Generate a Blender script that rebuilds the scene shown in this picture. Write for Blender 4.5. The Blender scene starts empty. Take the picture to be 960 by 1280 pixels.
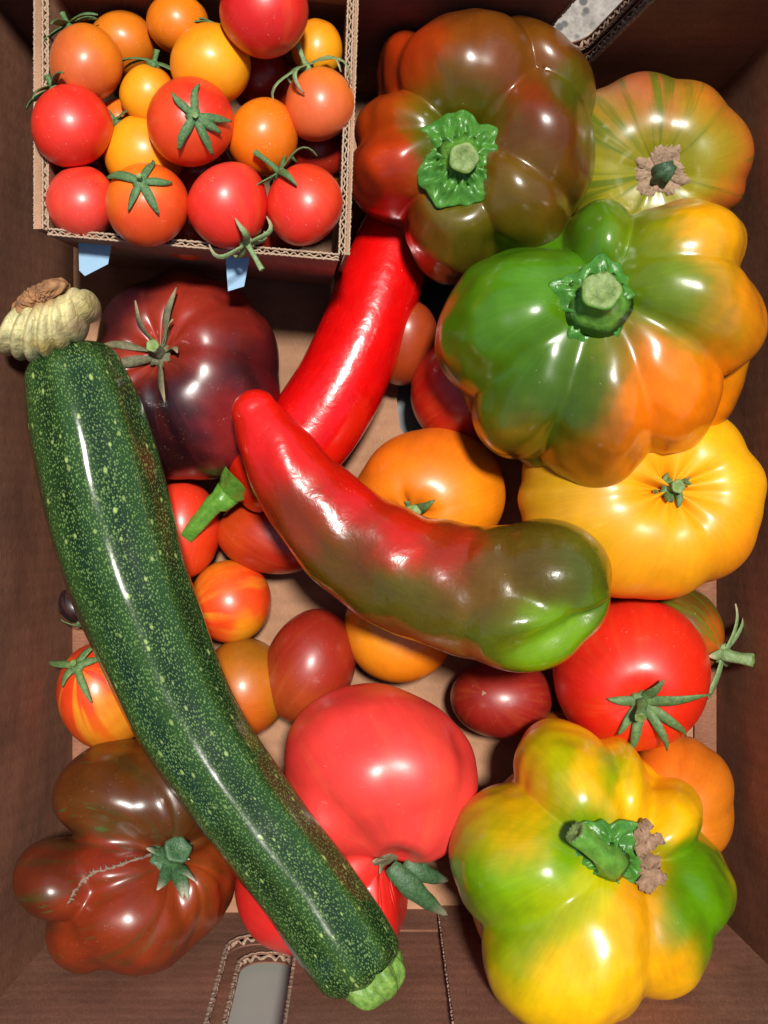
import bpy, math, random
import numpy as np
from mathutils import Vector, Matrix

random.seed(4)
rng = np.random.default_rng(11)
SC = bpy.context.scene
COL = SC.collection

# ------------------------------------------------------------------ camera
CAM_H, FOC = 0.60, 1622.0
cam = bpy.data.cameras.new('camera')
cam.sensor_fit = 'HORIZONTAL'
cam.sensor_width = 36.0
cam.lens = 36.0 * FOC / 960.0
cam.clip_start, cam.clip_end = 0.01, 200.0
cam_o = bpy.data.objects.new('camera', cam)
cam_o.location = (0, 0, CAM_H)
COL.objects.link(cam_o)
SC.camera = cam_o

# ------------------------------------------------------------------ light
SUN_DIR = Vector((0.10, 0.19, 1.0)).normalized()
world = bpy.data.worlds.new('World')
SC.world = world
world.use_nodes = True
wn = world.node_tree
wn.nodes.clear()
sky = wn.nodes.new('ShaderNodeTexSky')
sky.sky_type = 'NISHITA'
sky.sun_disc = False
sky.sun_elevation = math.asin(SUN_DIR.z)
sky.sun_rotation = math.atan2(SUN_DIR.x, SUN_DIR.y)
bg = wn.nodes.new('ShaderNodeBackground')
bg.inputs['Strength'].default_value = 0.072
wo = wn.nodes.new('ShaderNodeOutputWorld')
wn.links.new(sky.outputs[0], bg.inputs[0])
wn.links.new(bg.outputs[0], wo.inputs[0])
sun = bpy.data.lights.new('sun', 'SUN')
sun.energy = 5.0
sun.angle = math.radians(6.0)
sun.color = (1.0, 0.955, 0.88)
sun_o = bpy.data.objects.new('sun', sun)
sun_o.rotation_euler = SUN_DIR.to_track_quat('Z', 'Y').to_euler()
sun_o.location = (0.5, 0.4, 2)
COL.objects.link(sun_o)

SC.view_settings.view_transform = 'Standard'
SC.view_settings.look = 'None'
SC.view_settings.exposure = 0.2
SC.view_settings.gamma = 1.0
SC.render.engine = 'CYCLES'
SC.cycles.use_denoising = True
SC.cycles.max_bounces = 8
SC.cycles.caustics_reflective = False
SC.cycles.caustics_refractive = False


# ------------------------------------------------------------------ helpers
def W(px, py, z):
    s = (CAM_H - z) / FOC
    return np.array([(px - 480.0) * s, (640.0 - py) * s, z])


def L(px, z):
    return px * (CAM_H - z) / FOC


def lin(c, f=1.0):
    out = []
    for v in c[:3]:
        v = v / 255.0
        v = v / 12.92 if v <= 0.04045 else ((v + 0.055) / 1.055) ** 2.4
        out.append(min(1.0, v * f))
    return tuple(out)


def tag(o, label=None, cat=None, group=None, kind=None):
    if label: o['label'] = label
    if cat: o['category'] = cat
    if group: o['group'] = group
    if kind: o['kind'] = kind
    return o


def link_mesh(name, verts, faces, mat, parent=None, smooth=True, attrs=None):
    me = bpy.data.meshes.new(name)
    me.from_pydata([tuple(map(float, v)) for v in verts], [], faces)
    if attrs:
        for k, (typ, data) in attrs.items():
            a = me.attributes.new(k, typ, 'POINT')
            if typ == 'FLOAT_COLOR':
                d = np.ones((len(verts), 4), dtype=np.float32)
                d[:, :3] = data
                a.data.foreach_set('color', d.ravel())
            elif typ == 'FLOAT_VECTOR':
                a.data.foreach_set('vector', np.asarray(data, np.float32).ravel())
            else:
                a.data.foreach_set('value', np.asarray(data, np.float32).ravel())
    me.materials.append(mat)
    if smooth:
        me.shade_smooth()
    me.update()
    o = bpy.data.objects.new(name, me)
    COL.objects.link(o)
    if parent is not None:
        o.parent = parent
    return o


def empty(name, loc=(0, 0, 0)):
    o = bpy.data.objects.new(name, None)
    o.location = loc
    o.empty_display_size = 0.01
    COL.objects.link(o)
    return o


# ------------------------------------------------------------------ materials
class NT:
    def __init__(self, name):
        self.m = bpy.data.materials.new(name)
        self.m.use_nodes = True
        self.t = self.m.node_tree
        self.t.nodes.clear()
        self.out = self.t.nodes.new('ShaderNodeOutputMaterial')
        self.b = self.t.nodes.new('ShaderNodeBsdfPrincipled')
        self.t.links.new(self.b.outputs[0], self.out.inputs[0])

    def n(self, typ, **kw):
        x = self.t.nodes.new(typ)
        for k, v in kw.items():
            setattr(x, k, v)
        return x

    def l(self, a, b):
        self.t.links.new(a, b)

    def attr(self, name):
        return self.n('ShaderNodeAttribute', attribute_name=name)

    def noise(self, vec, scale, detail=3, rough=0.55, dist=0.0):
        x = self.n('ShaderNodeTexNoise')
        x.inputs['Scale'].default_value = scale
        x.inputs['Detail'].default_value = detail
        x.inputs['Roughness'].default_value = rough
        x.inputs['Distortion'].default_value = dist
        if vec is not None: self.l(vec, x.inputs['Vector'])
        return x.outputs[0]

    def vor(self, vec, scale, rand=1.0):
        x = self.n('ShaderNodeTexVoronoi')
        x.inputs['Scale'].default_value = scale
        x.inputs['Randomness'].default_value = rand
        if vec is not None: self.l(vec, x.inputs['Vector'])
        return x

    def ramp(self, fac, stops, interp='LINEAR'):
        x = self.n('ShaderNodeValToRGB')
        x.color_ramp.interpolation = interp
        el = x.color_ramp.elements
        while len(el) < len(stops): el.new(0.5)
        for e, (p, c) in zip(el, stops):
            e.position = p
            e.color = (c, c, c, 1) if isinstance(c, (int, float)) else (*c, 1)
        self.l(fac, x.inputs[0])
        return x.outputs[0]

    def mix(self, fac, a, b, blend='MIX'):
        x = self.n('ShaderNodeMix', data_type='RGBA', blend_type=blend)
        for sock, v in ((x.inputs[0], fac), (x.inputs[6], a), (x.inputs[7], b)):
            if isinstance(v, (int, float)): sock.default_value = v
            elif isinstance(v, tuple): sock.default_value = (*v, 1)
            else: self.l(v, sock)
        return x.outputs[2]

    def math(self, op, a, b=0.0, c=None, clamp=False):
        x = self.n('ShaderNodeMath', operation=op, use_clamp=clamp)
        for i, v in enumerate((a, b, c)):
            if v is None: continue
            if isinstance(v, (int, float)): x.inputs[i].default_value = v
            else: self.l(v, x.inputs[i])
        return x.outputs[0]

    def bump(self, height, strength, dist, normal=None):
        x = self.n('ShaderNodeBump')
        x.inputs['Strength'].default_value = strength
        x.inputs['Distance'].default_value = dist
        self.l(height, x.inputs['Height'])
        if normal is not None: self.l(normal, x.inputs['Normal'])
        return x.outputs[0]

    def set(self, **kw):
        for k, v in kw.items():
            k = k.replace('_', ' ')
            s = self.b.inputs[k]
            if isinstance(v, (int, float)): s.default_value = v
            elif isinstance(v, tuple): s.default_value = v if len(v) == len(s.default_value) else (*v, 1)
            else: self.l(v, s)


def skin_mat(name, rough=0.24, streak=None, streak_amt=0.0, streak_scale=7.0, streak_lo=0.5, streak_hi=0.62,
             sss=0.07, coat=0.35, coat_rough=0.09, mottle=0.18, bump=0.25, wave=0.0, dots=0.25,
             flecks=None, dot_col=(0.8, 0.6, 0.4), patchy=True):
    """fruit skin: the fruit's own colours come from the 'skin_colour' attribute, streaks run from stem to tip"""
    T = NT(name)
    co = T.n('ShaderNodeTexCoord').outputs['Object']
    c = T.attr('skin_colour').outputs['Color']
    st = T.attr('streak').outputs['Vector']
    if streak is not None:
        f = T.ramp(T.noise(st, streak_scale, 3, 0.55, 0.2), [(streak_lo, 0.0), (streak_hi, 1.0)])
        f2 = T.ramp(T.noise(co, 45, 2), [(0.35, 0.2), (0.65, 1.0)])
        f = T.math('MULTIPLY', T.math('MULTIPLY', f, f2 if patchy else 1.0), streak_amt)
        c = T.mix(f, c, streak)
    if flecks is not None:
        v = T.vor(st, 20).outputs['Distance']
        f = T.ramp(v, [(0.10, 1.0), (0.24, 0.0)])
        f = T.math('MULTIPLY', f, T.ramp(T.noise(co, 60, 2), [(0.5, 0), (0.6, 0.9)]))
        c = T.mix(f, c, flecks)
    # soft unevenness in the skin's own pigment
    m = T.ramp(T.noise(co, 70, 4, 0.6), [(0.3, 1.0 - mottle), (0.7, 1.0 + mottle * 0.3)])
    c = T.mix(1.0, c, m, 'MULTIPLY')
    m2 = T.ramp(T.noise(st, 22, 3, 0.6), [(0.3, 1.0 - mottle * 0.55), (0.65, 1.0)])
    c = T.mix(1.0, c, m2, 'MULTIPLY')
    # tiny pale pores
    d = T.ramp(T.vor(co, 900).outputs['Distance'], [(0.10, 1.0), (0.2, 0.0)])
    d = T.math('MULTIPLY', d, T.ramp(T.noise(co, 260, 1), [(0.55, 0), (0.7, dots)]))
    c = T.mix(d, c, dot_col)
    # scattered specks of dust
    sp = T.vor(co, 330)
    s2 = T.math('MULTIPLY', T.ramp(sp.outputs['Distance'], [(0.045, 1.0), (0.075, 0.0)]),
                T.ramp(T.noise(co, 120, 1), [(0.60, 0), (0.66, 0.55)]))
    c = T.mix(s2, c, (0.55, 0.5, 0.42))
    rr = T.math('ADD', T.math('MULTIPLY', T.noise(co, 130, 4, 0.65), 0.16), rough - 0.08)
    rr = T.math('ADD', rr, T.math('MULTIPLY', s2, 0.4))
    h = T.noise(co, 1500, 2)
    nb = T.bump(h, bump, 0.00006)
    if wave > 0:
        nb = T.bump(T.noise(co, 150, 3, 0.5, 0.4), wave, 0.0012, nb)
        nb = T.bump(T.noise(co, 420, 2, 0.5), wave * 0.8, 0.0003, nb)
    else:
        nb = T.bump(T.noise(co, 90, 2, 0.5), 0.12, 0.001, nb)
    T.set(Base_Color=c, Roughness=rr, Subsurface_Weight=sss, Subsurface_Scale=0.004,
          Subsurface_Radius=(1.0, 0.35, 0.12), Coat_Weight=coat, Coat_Roughness=coat_rough, Normal=nb,
          Coat_Normal=nb, IOR=1.45)
    return T.m


def leaf_mat(name, base, dark, rough=0.55, sc=400, hair=0.25, pale=None):
    T = NT(name)
    co = T.n('ShaderNodeTexCoord').outputs['Object']
    f = T.ramp(T.noise(co, sc, 4, 0.65), [(0.3, 0.0), (0.7, 1.0)])
    c = T.mix(f, dark, base)
    if pale is not None:
        t = T.attr('tip').outputs['Fac']
        c = T.mix(T.ramp(t, [(0.7, 0.0), (1.0, 0.8)]), c, pale)
    h = T.ramp(T.vor(co, 1600).outputs['Distance'], [(0.1, 1.0), (0.3, 0.0)])
    c = T.mix(T.math('MULTIPLY', h, hair), c, (0.55, 0.6, 0.42))
    nb = T.bump(T.noise(co, sc * 2.2, 4), 0.6, 0.0006)
    T.set(Base_Color=c, Roughness=rough, Normal=nb, Subsurface_Weight=0.08, Subsurface_Scale=0.001,
          Subsurface_Radius=(0.4, 1.0, 0.2))
    return T.m


def board_mat(name, base, dark, lines_axis='X', line_scale=260, fleck=0.35, rough=0.85):
    """kraft cardboard with the corrugation showing faintly through the liner"""
    T = NT(name)
    co = T.n('ShaderNodeTexCoord').outputs['Object']
    w = T.n('ShaderNodeTexWave', wave_type='BANDS', bands_direction=lines_axis)
    w.inputs['Scale'].default_value = line_scale / 6.283
    w.inputs['Distortion'].default_value = 0.6
    w.inputs['Detail'].default_value = 2
    w.inputs['Detail Scale'].default_value = 3
    T.l(co, w.inputs['Vector'])
    mp = T.n('ShaderNodeMapping')
    mp.inputs['Scale'].default_value = (1, 6, 1) if lines_axis == 'X' else (6, 1, 1)
    T.l(co, mp.inputs['Vector'])
    fib = T.noise(mp.outputs[0], 420, 5, 0.7)
    big = T.noise(co, 22, 4, 0.6)
    c = T.mix(T.ramp(fib, [(0.3, 0.0), (0.7, 1.0)]), dark, base)
    c = T.mix(1.0, c, T.ramp(big, [(0.3, 0.66), (0.7, 1.15)]), 'MULTIPLY')
    c = T.mix(1.0, c, T.ramp(w.outputs[0], [(0.0, 0.93), (0.5, 1.0)]), 'MULTIPLY')
    sp = T.math('MULTIPLY', T.ramp(T.vor(co, 520).outputs['Distance'], [(0.05, 1.0), (0.12, 0.0)]),
                T.ramp(T.noise(co, 90, 1), [(0.55, 0), (0.65, fleck)]))
    c = T.mix(sp, c, (0.45, 0.36, 0.28))
    scr = T.math('MULTIPLY', T.ramp(T.noise(co, 60, 5, 0.7, 2.5), [(0.49, 0.0), (0.5, 1.0), (0.51, 0.0)]),
                 T.ramp(T.noise(co, 30, 1), [(0.55, 0), (0.7, 0.3)]))
    c = T.mix(scr, c, (0.4, 0.29, 0.2))
    nb = T.bump(w.outputs[0], 0.12, 0.0004)
    nb = T.bump(fib, 0.5, 0.0003, nb)
    nb = T.bump(big, 0.3, 0.004, nb)
    T.set(Base_Color=c, Roughness=rough, Normal=nb)
    T.b.inputs['Specular IOR Level'].default_value = 0.3
    return T.m


def plain_mat(name, base, dark, rough=0.7, sc=200, bump=0.3):
    T = NT(name)
    co = T.n('ShaderNodeTexCoord').outputs['Object']
    n = T.noise(co, sc, 4, 0.6)
    T.set(Base_Color=T.mix(T.ramp(n, [(0.3, 0.0), (0.7, 1.0)]), dark, base), Roughness=rough,
          Normal=T.bump(n, bump, 0.0006))
    return T.m


M = {}
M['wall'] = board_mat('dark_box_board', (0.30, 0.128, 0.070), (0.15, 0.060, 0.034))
M['wall_side'] = board_mat('dark_box_board_side', (0.285, 0.125, 0.076), (0.15, 0.064, 0.040), 'Y')
M['floor'] = board_mat('kraft_board', (0.37, 0.195, 0.110), (0.28, 0.14, 0.078), 'Y', 240)
M['punnet'] = board_mat('punnet_board', (0.40, 0.23, 0.14), (0.27, 0.145, 0.085), 'X', 300)
M['edge'] = plain_mat('torn_paper_edge', (0.42, 0.29, 0.20), (0.20, 0.12, 0.08), 0.9, 900, 0.6)
M['flute'] = plain_mat('flute_paper', (0.46, 0.34, 0.24), (0.30, 0.20, 0.13), 0.9, 900, 0.4)
M['sepal'] = leaf_mat('tomato_sepal', (0.115, 0.20, 0.055), (0.045, 0.10, 0.03), 0.6)
M['sepal_dark'] = leaf_mat('dark_sepal', (0.06, 0.14, 0.05), (0.02, 0.06, 0.025), 0.5, 500, pale=(0.4, 0.34, 0.25))
M['sepal_dry'] = leaf_mat('dry_sepal', (0.16, 0.155, 0.075), (0.07, 0.065, 0.035), 0.75, pale=(0.33, 0.22, 0.13))
M['sepal_cherry'] = leaf_mat('cherry_sepal', (0.10, 0.20, 0.06), (0.035, 0.095, 0.03), 0.6, 700)
M['sepal_pale'] = leaf_mat('curled_sepal', (0.22, 0.31, 0.13), (0.11, 0.19, 0.07), 0.6, 500, pale=(0.42, 0.30, 0.2))
M['pepper_stem'] = leaf_mat('pepper_stem', (0.13, 0.30, 0.035), (0.055, 0.17, 0.018), 0.33, 260, 0.1)
M['pepper_calyx'] = leaf_mat('pepper_calyx', (0.07, 0.22, 0.025), (0.028, 0.12, 0.014), 0.3, 300, 0.08)
M['cut'] = plain_mat('cut_stem', (0.22, 0.30, 0.09), (0.09, 0.15, 0.03), 0.6, 420, .8)
M['stub'] = leaf_mat('green_stub', (0.05, 0.11, 0.05), (0.02, 0.055, 0.028), 0.5)
M['cork'] = plain_mat('corky_scar', (0.36, 0.25, 0.16), (0.18, 0.11, 0.07), 0.9, 700, 0.8)
M['dry'] = plain_mat('dry_brown_leaf', (0.33, 0.20, 0.12), (0.16, 0.085, 0.05), 0.85, 350, 0.9)


# ------------------------------------------------------------------ grid surfaces
def grid_obj(name, P, mat, parent=None, colour=None, streak=None):
    """P[nv,nu,3]; the first and the last row are poles"""
    nv, nu = P.shape[:2]
    verts = [P[0].mean(0)] + list(P[1:-1].reshape(-1, 3)) + [P[-1].mean(0)]
    idx = lambda v, u: 1 + (v - 1) * nu + (u % nu)
    faces = []
    last = len(verts) - 1
    for u in range(nu):
        faces.append((0, idx(1, u), idx(1, u + 1)))
        faces.append((last, idx(nv - 2, u + 1), idx(nv - 2, u)))
    for v in range(1, nv - 2):
        for u in range(nu):
            faces.append((idx(v, u), idx(v + 1, u), idx(v + 1, u + 1), idx(v, u + 1)))
    sel = lambda A: np.concatenate([A[0].mean(0)[None], A[1:-1].reshape(-1, A.shape[2]), A[-1].mean(0)[None]])
    attrs = {}
    if colour is not None: attrs['skin_colour'] = ('FLOAT_COLOR', sel(colour))
    if streak is not None: attrs['streak'] = ('FLOAT_VECTOR', sel(streak))
    o = link_mesh(name, verts, faces, mat, parent, True, attrs)
    return o


def frame_of(d):
    d = np.asarray(d, float)
    d = d / np.linalg.norm(d)
    a = np.array([0.0, 1.0, 0.0]) if abs(d[1]) < 0.9 else np.array([1.0, 0, 0])
    x = np.cross(a, d); x /= np.linalg.norm(x)
    y = np.cross(d, x)
    return np.stack([x, y, d], 1)


def proj(P):
    s = FOC / (CAM_H - P[..., 2])
    return 480 + P[..., 0] * s, 640 - P[..., 1] * s


def fit(P, box):
    """true the fruit's own width and length to the size asked for, about its own centre"""
    x0, x1, y0, y1 = box
    for _ in range(4):
        px, py = proj(P)
        sx = (x1 - x0) / (px.max() - px.min()); sy = (y1 - y0) / (py.max() - py.min())
        c = P.reshape(-1, 3).mean(0)
        P = P.copy()
        P[..., 0] = c[0] + (P[..., 0] - c[0]) * sx
        P[..., 1] = c[1] + (P[..., 1] - c[1]) * sy
        px, py = proj(P)
        z = c[2] + 0.3 * (P[..., 2].max() - c[2])
        P[..., 0] += L((x0 + x1) / 2 - (px.max() + px.min()) / 2, z)
        P[..., 1] -= L((y0 + y1) / 2 - (py.max() + py.min()) / 2, z)
    return P


def blobs(P, base, spots):
    """skin colour as a smooth mix of patches; each patch (px,py,radius_px,colour[,z,weight]) is a place on the fruit"""
    out = np.zeros(P.shape)
    wsum = np.full(P.shape[:2], 0.06)
    out += np.array(base) * 0.06
    rs = np.random.default_rng(int(abs(P[0, 0, 0]) * 1e6) % 100000)
    Q = P.copy()
    for wl, amp in ((.050, .0030), (.022, .0013), (.009, .0005), (.005, .0004)):
        for _ in range(5):
            d = rs.normal(size=3); d /= np.linalg.norm(d)
            Q = Q + amp * .6 * rs.normal(size=3) * np.sin(2 * math.pi / wl * (P @ d) + rs.uniform(0, 6.28))[..., None]
    P0, P = P, Q
    wob = 1.0
    zm = P[..., 2]
    for s in spots:
        px, py, r, c = s[:4]
        z = s[4] if len(s) > 4 and s[4] is not None else None
        wt = s[5] if len(s) > 5 else 1.0
        zz = z if z is not None else (zm.max() * 0.75 + zm.min() * 0.25)
        q = W(px, py, zz)
        d2 = (P[..., 0] - q[0]) ** 2 + (P[..., 1] - q[1]) ** 2
        d2 = d2 + ((P[..., 2] - zz) ** 2) * (0.35 if z is None else 1.0)
        w = wt * 3.0 * np.exp(-d2 / (L(r, zz) ** 2) * 1.35)
        out += w[..., None] * np.array(c)
        wsum += w
    return out / wsum[..., None]


def normals(P):
    du = np.roll(P, -1, 1) - np.roll(P, 1, 1)
    dv = np.gradient(P, axis=0)
    n = np.cross(dv, du)
    n /= np.linalg.norm(n, axis=-1, keepdims=True) + 1e-12
    c = P.reshape(-1, 3).mean(0)
    if ((P - c) * n).sum(-1).mean() < 0: n = -n
    return n


def uv(nu, nv, dense=1.0):
    u = np.linspace(0, 2 * math.pi, nu, endpoint=False)
    t = np.linspace(0, 1, nv)
    v = math.pi * t ** dense
    return np.meshgrid(u, v)


def streak_co(U, V, k=1.0, vs=0.11):
    return np.stack([np.cos(U) * k, np.sin(U) * k, V * vs], -1)


def tomato_grid(cx, cy, rx, ry, zc, c, axis, ribs=0, depth=0.0, pit=0.0, pitw=0.35, egg=0.0, lump=0.028,
                seed=0, nu=144, nv=88, rot=0.0, sharp=0.30, offs=0.0, pitg=0.9):
    """oblate or egg shaped fruit; stem pole along axis; ribs = number of grooves"""
    r = np.random.default_rng(seed)
    U, V = uv(nu, nv, 1.15)
    s, co = np.sin(V), np.cos(V)
    g = np.zeros_like(U)
    if ribs:
        a0 = (np.arange(ribs) + r.uniform(-0.28, 0.28, ribs)) * 2 * math.pi / ribs + offs
        for a in a0:
            am, wd = r.uniform(0.45, 1.0), sharp * r.uniform(0.7, 1.3)
            du = np.angle(np.exp(1j * (U - a)))
            g += am * np.exp(-np.abs(du / wd) ** 1.6)
    wv = np.where(V < math.pi / 2, 0.35 + 0.65 * s, s) * np.exp(-((V - 0.95) / 1.1) ** 2)
    R = 1 - depth * g * wv * 1.6
    for k in range(5):
        d = r.normal(size=3); d /= np.linalg.norm(d)
        R = R + lump * r.uniform(-1, 1) * np.cos(2.2 * (s * np.cos(U) * d[0] + s * np.sin(U) * d[1] + co * d[2]) + r.uniform(0, 6))
    x = s * np.cos(U) * R; y = s * np.sin(U) * R
    z = co * (1 + egg * co) * (1 - 0.35 * depth * g * wv)
    z = z - pit * np.exp(-(s / pitw) ** 2) * (V < math.pi / 2) * (1 + pitg * g * (depth > 0.02))
    z = np.where(V > math.pi / 2, z * 0.94, z)
    rad = 0.5 * (L(rx, zc) + L(ry, zc))
    P = np.stack([x * rad, y * rad, z * c], -1)
    P = P @ frame_of(axis).T
    P = P + W(cx, cy, zc)
    P = fit(P, (cx - rx, cx + rx, cy - ry, cy + ry))
    if rot:
        a = math.radians(-rot); ctr = W(cx, cy, zc)
        q = P - ctr
        P = np.stack([q[..., 0] * math.cos(a) - q[..., 1] * math.sin(a), q[..., 0] * math.sin(a) + q[..., 1] * math.cos(a), q[..., 2]], -1) + ctr
    return P, U, V


def ell(px, py, z, rx, ry, rz, ang=0.0):
    """ellipsoid lobe: px sizes for its plan, metres for its height; ang turns it in plan"""
    a = math.radians(-ang)
    R = np.array([[math.cos(a), -math.sin(a), 0], [math.sin(a), math.cos(a), 0], [0, 0, 1.0]])
    return (W(px, py, z), np.array([L(rx, z), L(ry, z), rz]), R)


def sd(p, e):
    c, r, R = e
    q = (p - c) @ R
    k0 = np.sqrt(((q / r) ** 2).sum(-1)); k1 = np.sqrt(((q / r ** 2) ** 2).sum(-1)) + 1e-9
    return k0 * (k0 - 1.0) / k1


def smin(a, b, k):
    h = np.clip(0.5 + 0.5 * (b - a) / k, 0, 1)
    return b * (1 - h) + a * h - k * h * (1 - h)


def lobed_grid(ctr, pole, lobes, k=0.006, pits=(), kp=0.006, nu=200, nv=150, rmax=0.09, dense=1.0):
    """star shaped surface of the smooth union of lobes less the pits"""
    U, V = uv(nu, nv, dense)
    F = frame_of(pole)
    D = np.stack([np.sin(V) * np.cos(U), np.sin(V) * np.sin(U), np.cos(V)], -1) @ F.T
    D = D.reshape(-1, 3)

    def f(p):
        d = None
        for e in lobes:
            x = sd(p, e)
            d = x if d is None else smin(d, x, k)
        for e in pits:
            d = -smin(-d, sd(p, e), kp)
        return d
    ts = np.linspace(0.002, rmax, 56)
    vals = np.stack([f(ctr + D * t) for t in ts], 0)
    neg = vals < 0
    last = (len(ts) - 1) - np.argmax(neg[::-1], 0)
    last = np.where(neg.any(0), np.minimum(last, len(ts) - 2), 0)
    lo, hi = ts[last], ts[last + 1]
    for _ in range(14):
        mid = 0.5 * (lo + hi)
        v = f(ctr + D * mid[:, None])
        lo = np.where(v < 0, mid, lo); hi = np.where(v < 0, hi, mid)
    P = (ctr + D * lo[:, None]).reshape(nv, nu, 3)
    # light smoothing of the creases
    for _ in range(1):
        Q = P.copy()
        Q[1:-1] = 0.5 * P[1:-1] + 0.125 * (P[:-2] + P[2:] + np.roll(P, 1, 1)[1:-1] + np.roll(P, -1, 1)[1:-1])
        P = Q
    return P, U, V


def radial_lobes(stem, specs, wf=0.84):
    """lobes that run from the stem outwards: (tip_x, tip_y, half_width_px, z, rz[, length share])"""
    out = []
    for sp in specs:
        tx, ty, w, z, rz = sp[:5]
        w *= wf
        sh = sp[5] if len(sp) > 5 else 0.52
        dx, dy = tx - stem[0], ty - stem[1]
        dist = math.hypot(dx, dy)
        lr = max(dist * sh, w * 0.8)
        ux, uy = dx / dist, dy / dist
        out.append(ell(tx - ux * lr, ty - uy * lr, z, lr, w, rz, math.degrees(math.atan2(uy, ux))))
    return out


def tube_grid(pts, ns=150, nu=96, cap0=None, cap1=None, pw0=2.0, pw1=2.0, lob=None, flat=1.0, lobes=(), lk=.003, post=None):
    """swept body: pts (px,py,z,r_px); caps in px"""
    C = np.array([W(p[0], p[1], p[2]) for p in pts]); R = np.array([L(p[3], p[2]) for p in pts])
    n = len(pts)

    def cr(A, t):
        i = np.clip(t.astype(int), 0, n - 2); f = (t - i)
        if A.ndim > 1: f = f[:, None]
        g = lambda j: A[np.clip(j, 0, n - 1)]
        p0, p1, p2, p3 = g(i - 1), g(i), g(i + 1), g(i + 2)
        return 0.5 * (2 * p1 + (p2 - p0) * f + (2 * p0 - 5 * p1 + 4 * p2 - p3) * f ** 2 + (3 * p1 - p0 - 3 * p2 + p3) * f ** 3)
    t = np.linspace(0, n - 1, 400)
    cc = cr(C, t); rr = cr(R, t)
    # smooth the radius profile a little
    for _ in range(12):
        rr[1:-1] = 0.25 * rr[:-2] + 0.5 * rr[1:-1] + 0.25 * rr[2:]
        cc[1:-1] = 0.25 * cc[:-2] + 0.5 * cc[1:-1] + 0.25 * cc[2:]
    arc = np.concatenate([[0], np.cumsum(np.linalg.norm(np.diff(cc, axis=0), axis=1))])
    s = np.linspace(0, arc[-1], ns)
    ctr = np.stack([np.interp(s, arc, cc[:, k]) for k in range(3)], 1)
    rad = np.interp(s, arc, rr)
    T = np.gradient(ctr, axis=0); T /= np.linalg.norm(T, axis=1, keepdims=True)
    l0 = L(cap0, pts[0][2]); l1 = L(cap1, pts[-1][2])
    m = 22
    a = np.linspace(1, 0, m, endpoint=False)           # start cap, from pole to ring
    a = 1 - (1 - a) ** 1.7 if False else a
    ang = np.linspace(0, math.pi / 2, m, endpoint=False)
    c0 = [ctr[0] - T[0] * l0 * math.cos(x) for x in ang]
    r0 = [rad[0] * math.sin(x) ** (2 / pw0) for x in ang]
    c1 = [ctr[-1] + T[-1] * l1 * math.cos(x) for x in ang[::-1]]
    r1 = [rad[-1] * math.sin(x) ** (2 / pw1) for x in ang[::-1]]
    CT = np.concatenate([np.array(c0), ctr, np.array(c1)]); RD = np.concatenate([r0, rad, r1])
    TT = np.concatenate([np.repeat(T[:1], m, 0), T, np.repeat(T[-1:], m, 0)])
    S = np.concatenate([-l0 * np.cos(ang), s, arc[-1] + l1 * np.cos(ang[::-1])])
    up = np.array([0, 0, 1.0])
    X = np.cross(TT, up); X /= np.linalg.norm(X, axis=1, keepdims=True)
    Y = np.cross(X, TT)
    th = np.linspace(-math.pi / 2, 1.5 * math.pi, nu, endpoint=False)   # the seam runs along the underside
    TH, SS = np.meshgrid(th, S)
    mod = np.ones_like(TH) if lob is None else lob(SS / arc[-1], TH)
    D = X[:, None, :] * np.cos(TH)[..., None] + Y[:, None, :] * (np.sin(TH) * flat)[..., None]
    RR = RD[:, None] * mod
    for c_, r_, R_ in lobes:
        # how far each spoke runs before it leaves the lobe
        oc = ((CT - c_) @ R_) / r_
        dd = (D @ R_) / r_
        A = (dd ** 2).sum(-1); B = (dd * oc[:, None, :]).sum(-1); Cc = (oc ** 2).sum(-1)[:, None] - 1
        disc = B * B - A * Cc
        tt = np.where(disc > 0, (-B + np.sqrt(np.maximum(disc, 0))) / A, 0)
        RR = -smin(-RR, -tt, lk)
    for _ in range(2 if len(lobes) else 0):
        Q = RR.copy()
        Q[1:-1] = .5 * RR[1:-1] + .125 * (RR[:-2] + RR[2:] + np.roll(RR, 1, 1)[1:-1] + np.roll(RR, -1, 1)[1:-1])
        RR = Q
    if post is not None: RR = RR * post(SS / arc[-1], TH)
    RR[0] = 0; RR[-1] = 0
    P = CT[:, None, :] + D * RR[..., None]
    return P, TH, SS, RD, arc[-1]


# ------------------------------------------------------------------ calyx, sepals, stems
def strip(name, centre, side, up, width, mat, parent, thick=0.0006, fold=0.35, jit=0.0):
    """tapered leaf-like strip with a raised midrib and real thickness"""
    n = len(centre)
    prof = np.array([-1, -0.5, 0, 0.5, 1.0])
    V = []; tips = []
    for j in range(n):
        for sgn in (1, -1):
            row = prof if sgn > 0 else prof[::-1]
            for p in row:
                h = (-fold * width[j] * (1 - abs(p))) if fold < 0 else fold * width[j] * (1 - abs(p)) * 0.6
                V.append(centre[j] + side[j] * p * width[j] + up[j] * (h + sgn * thick * 0.5 * (1.0 - 0.55 * abs(p))))
                if jit: V[-1] = V[-1] + up[j] * (jit * math.sin(j * 2.7 + p * 5.1)) + side[j] * (jit * .6 * math.sin(j * 4.3 + p * 2))
                tips.append(j / (n - 1))
    F = []
    m = 10
    for j in range(n - 1):
        for k in range(m):
            a = j * m + k; b = j * m + (k + 1) % m
            F.append((a, b, b + m, a + m))
    F.append(tuple(range(m))[::-1])
    F.append(tuple(range((n - 1) * m, n * m)))
    return link_mesh(name, V, F, mat, parent, True, {'tip': ('FLOAT', tips)})


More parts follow.
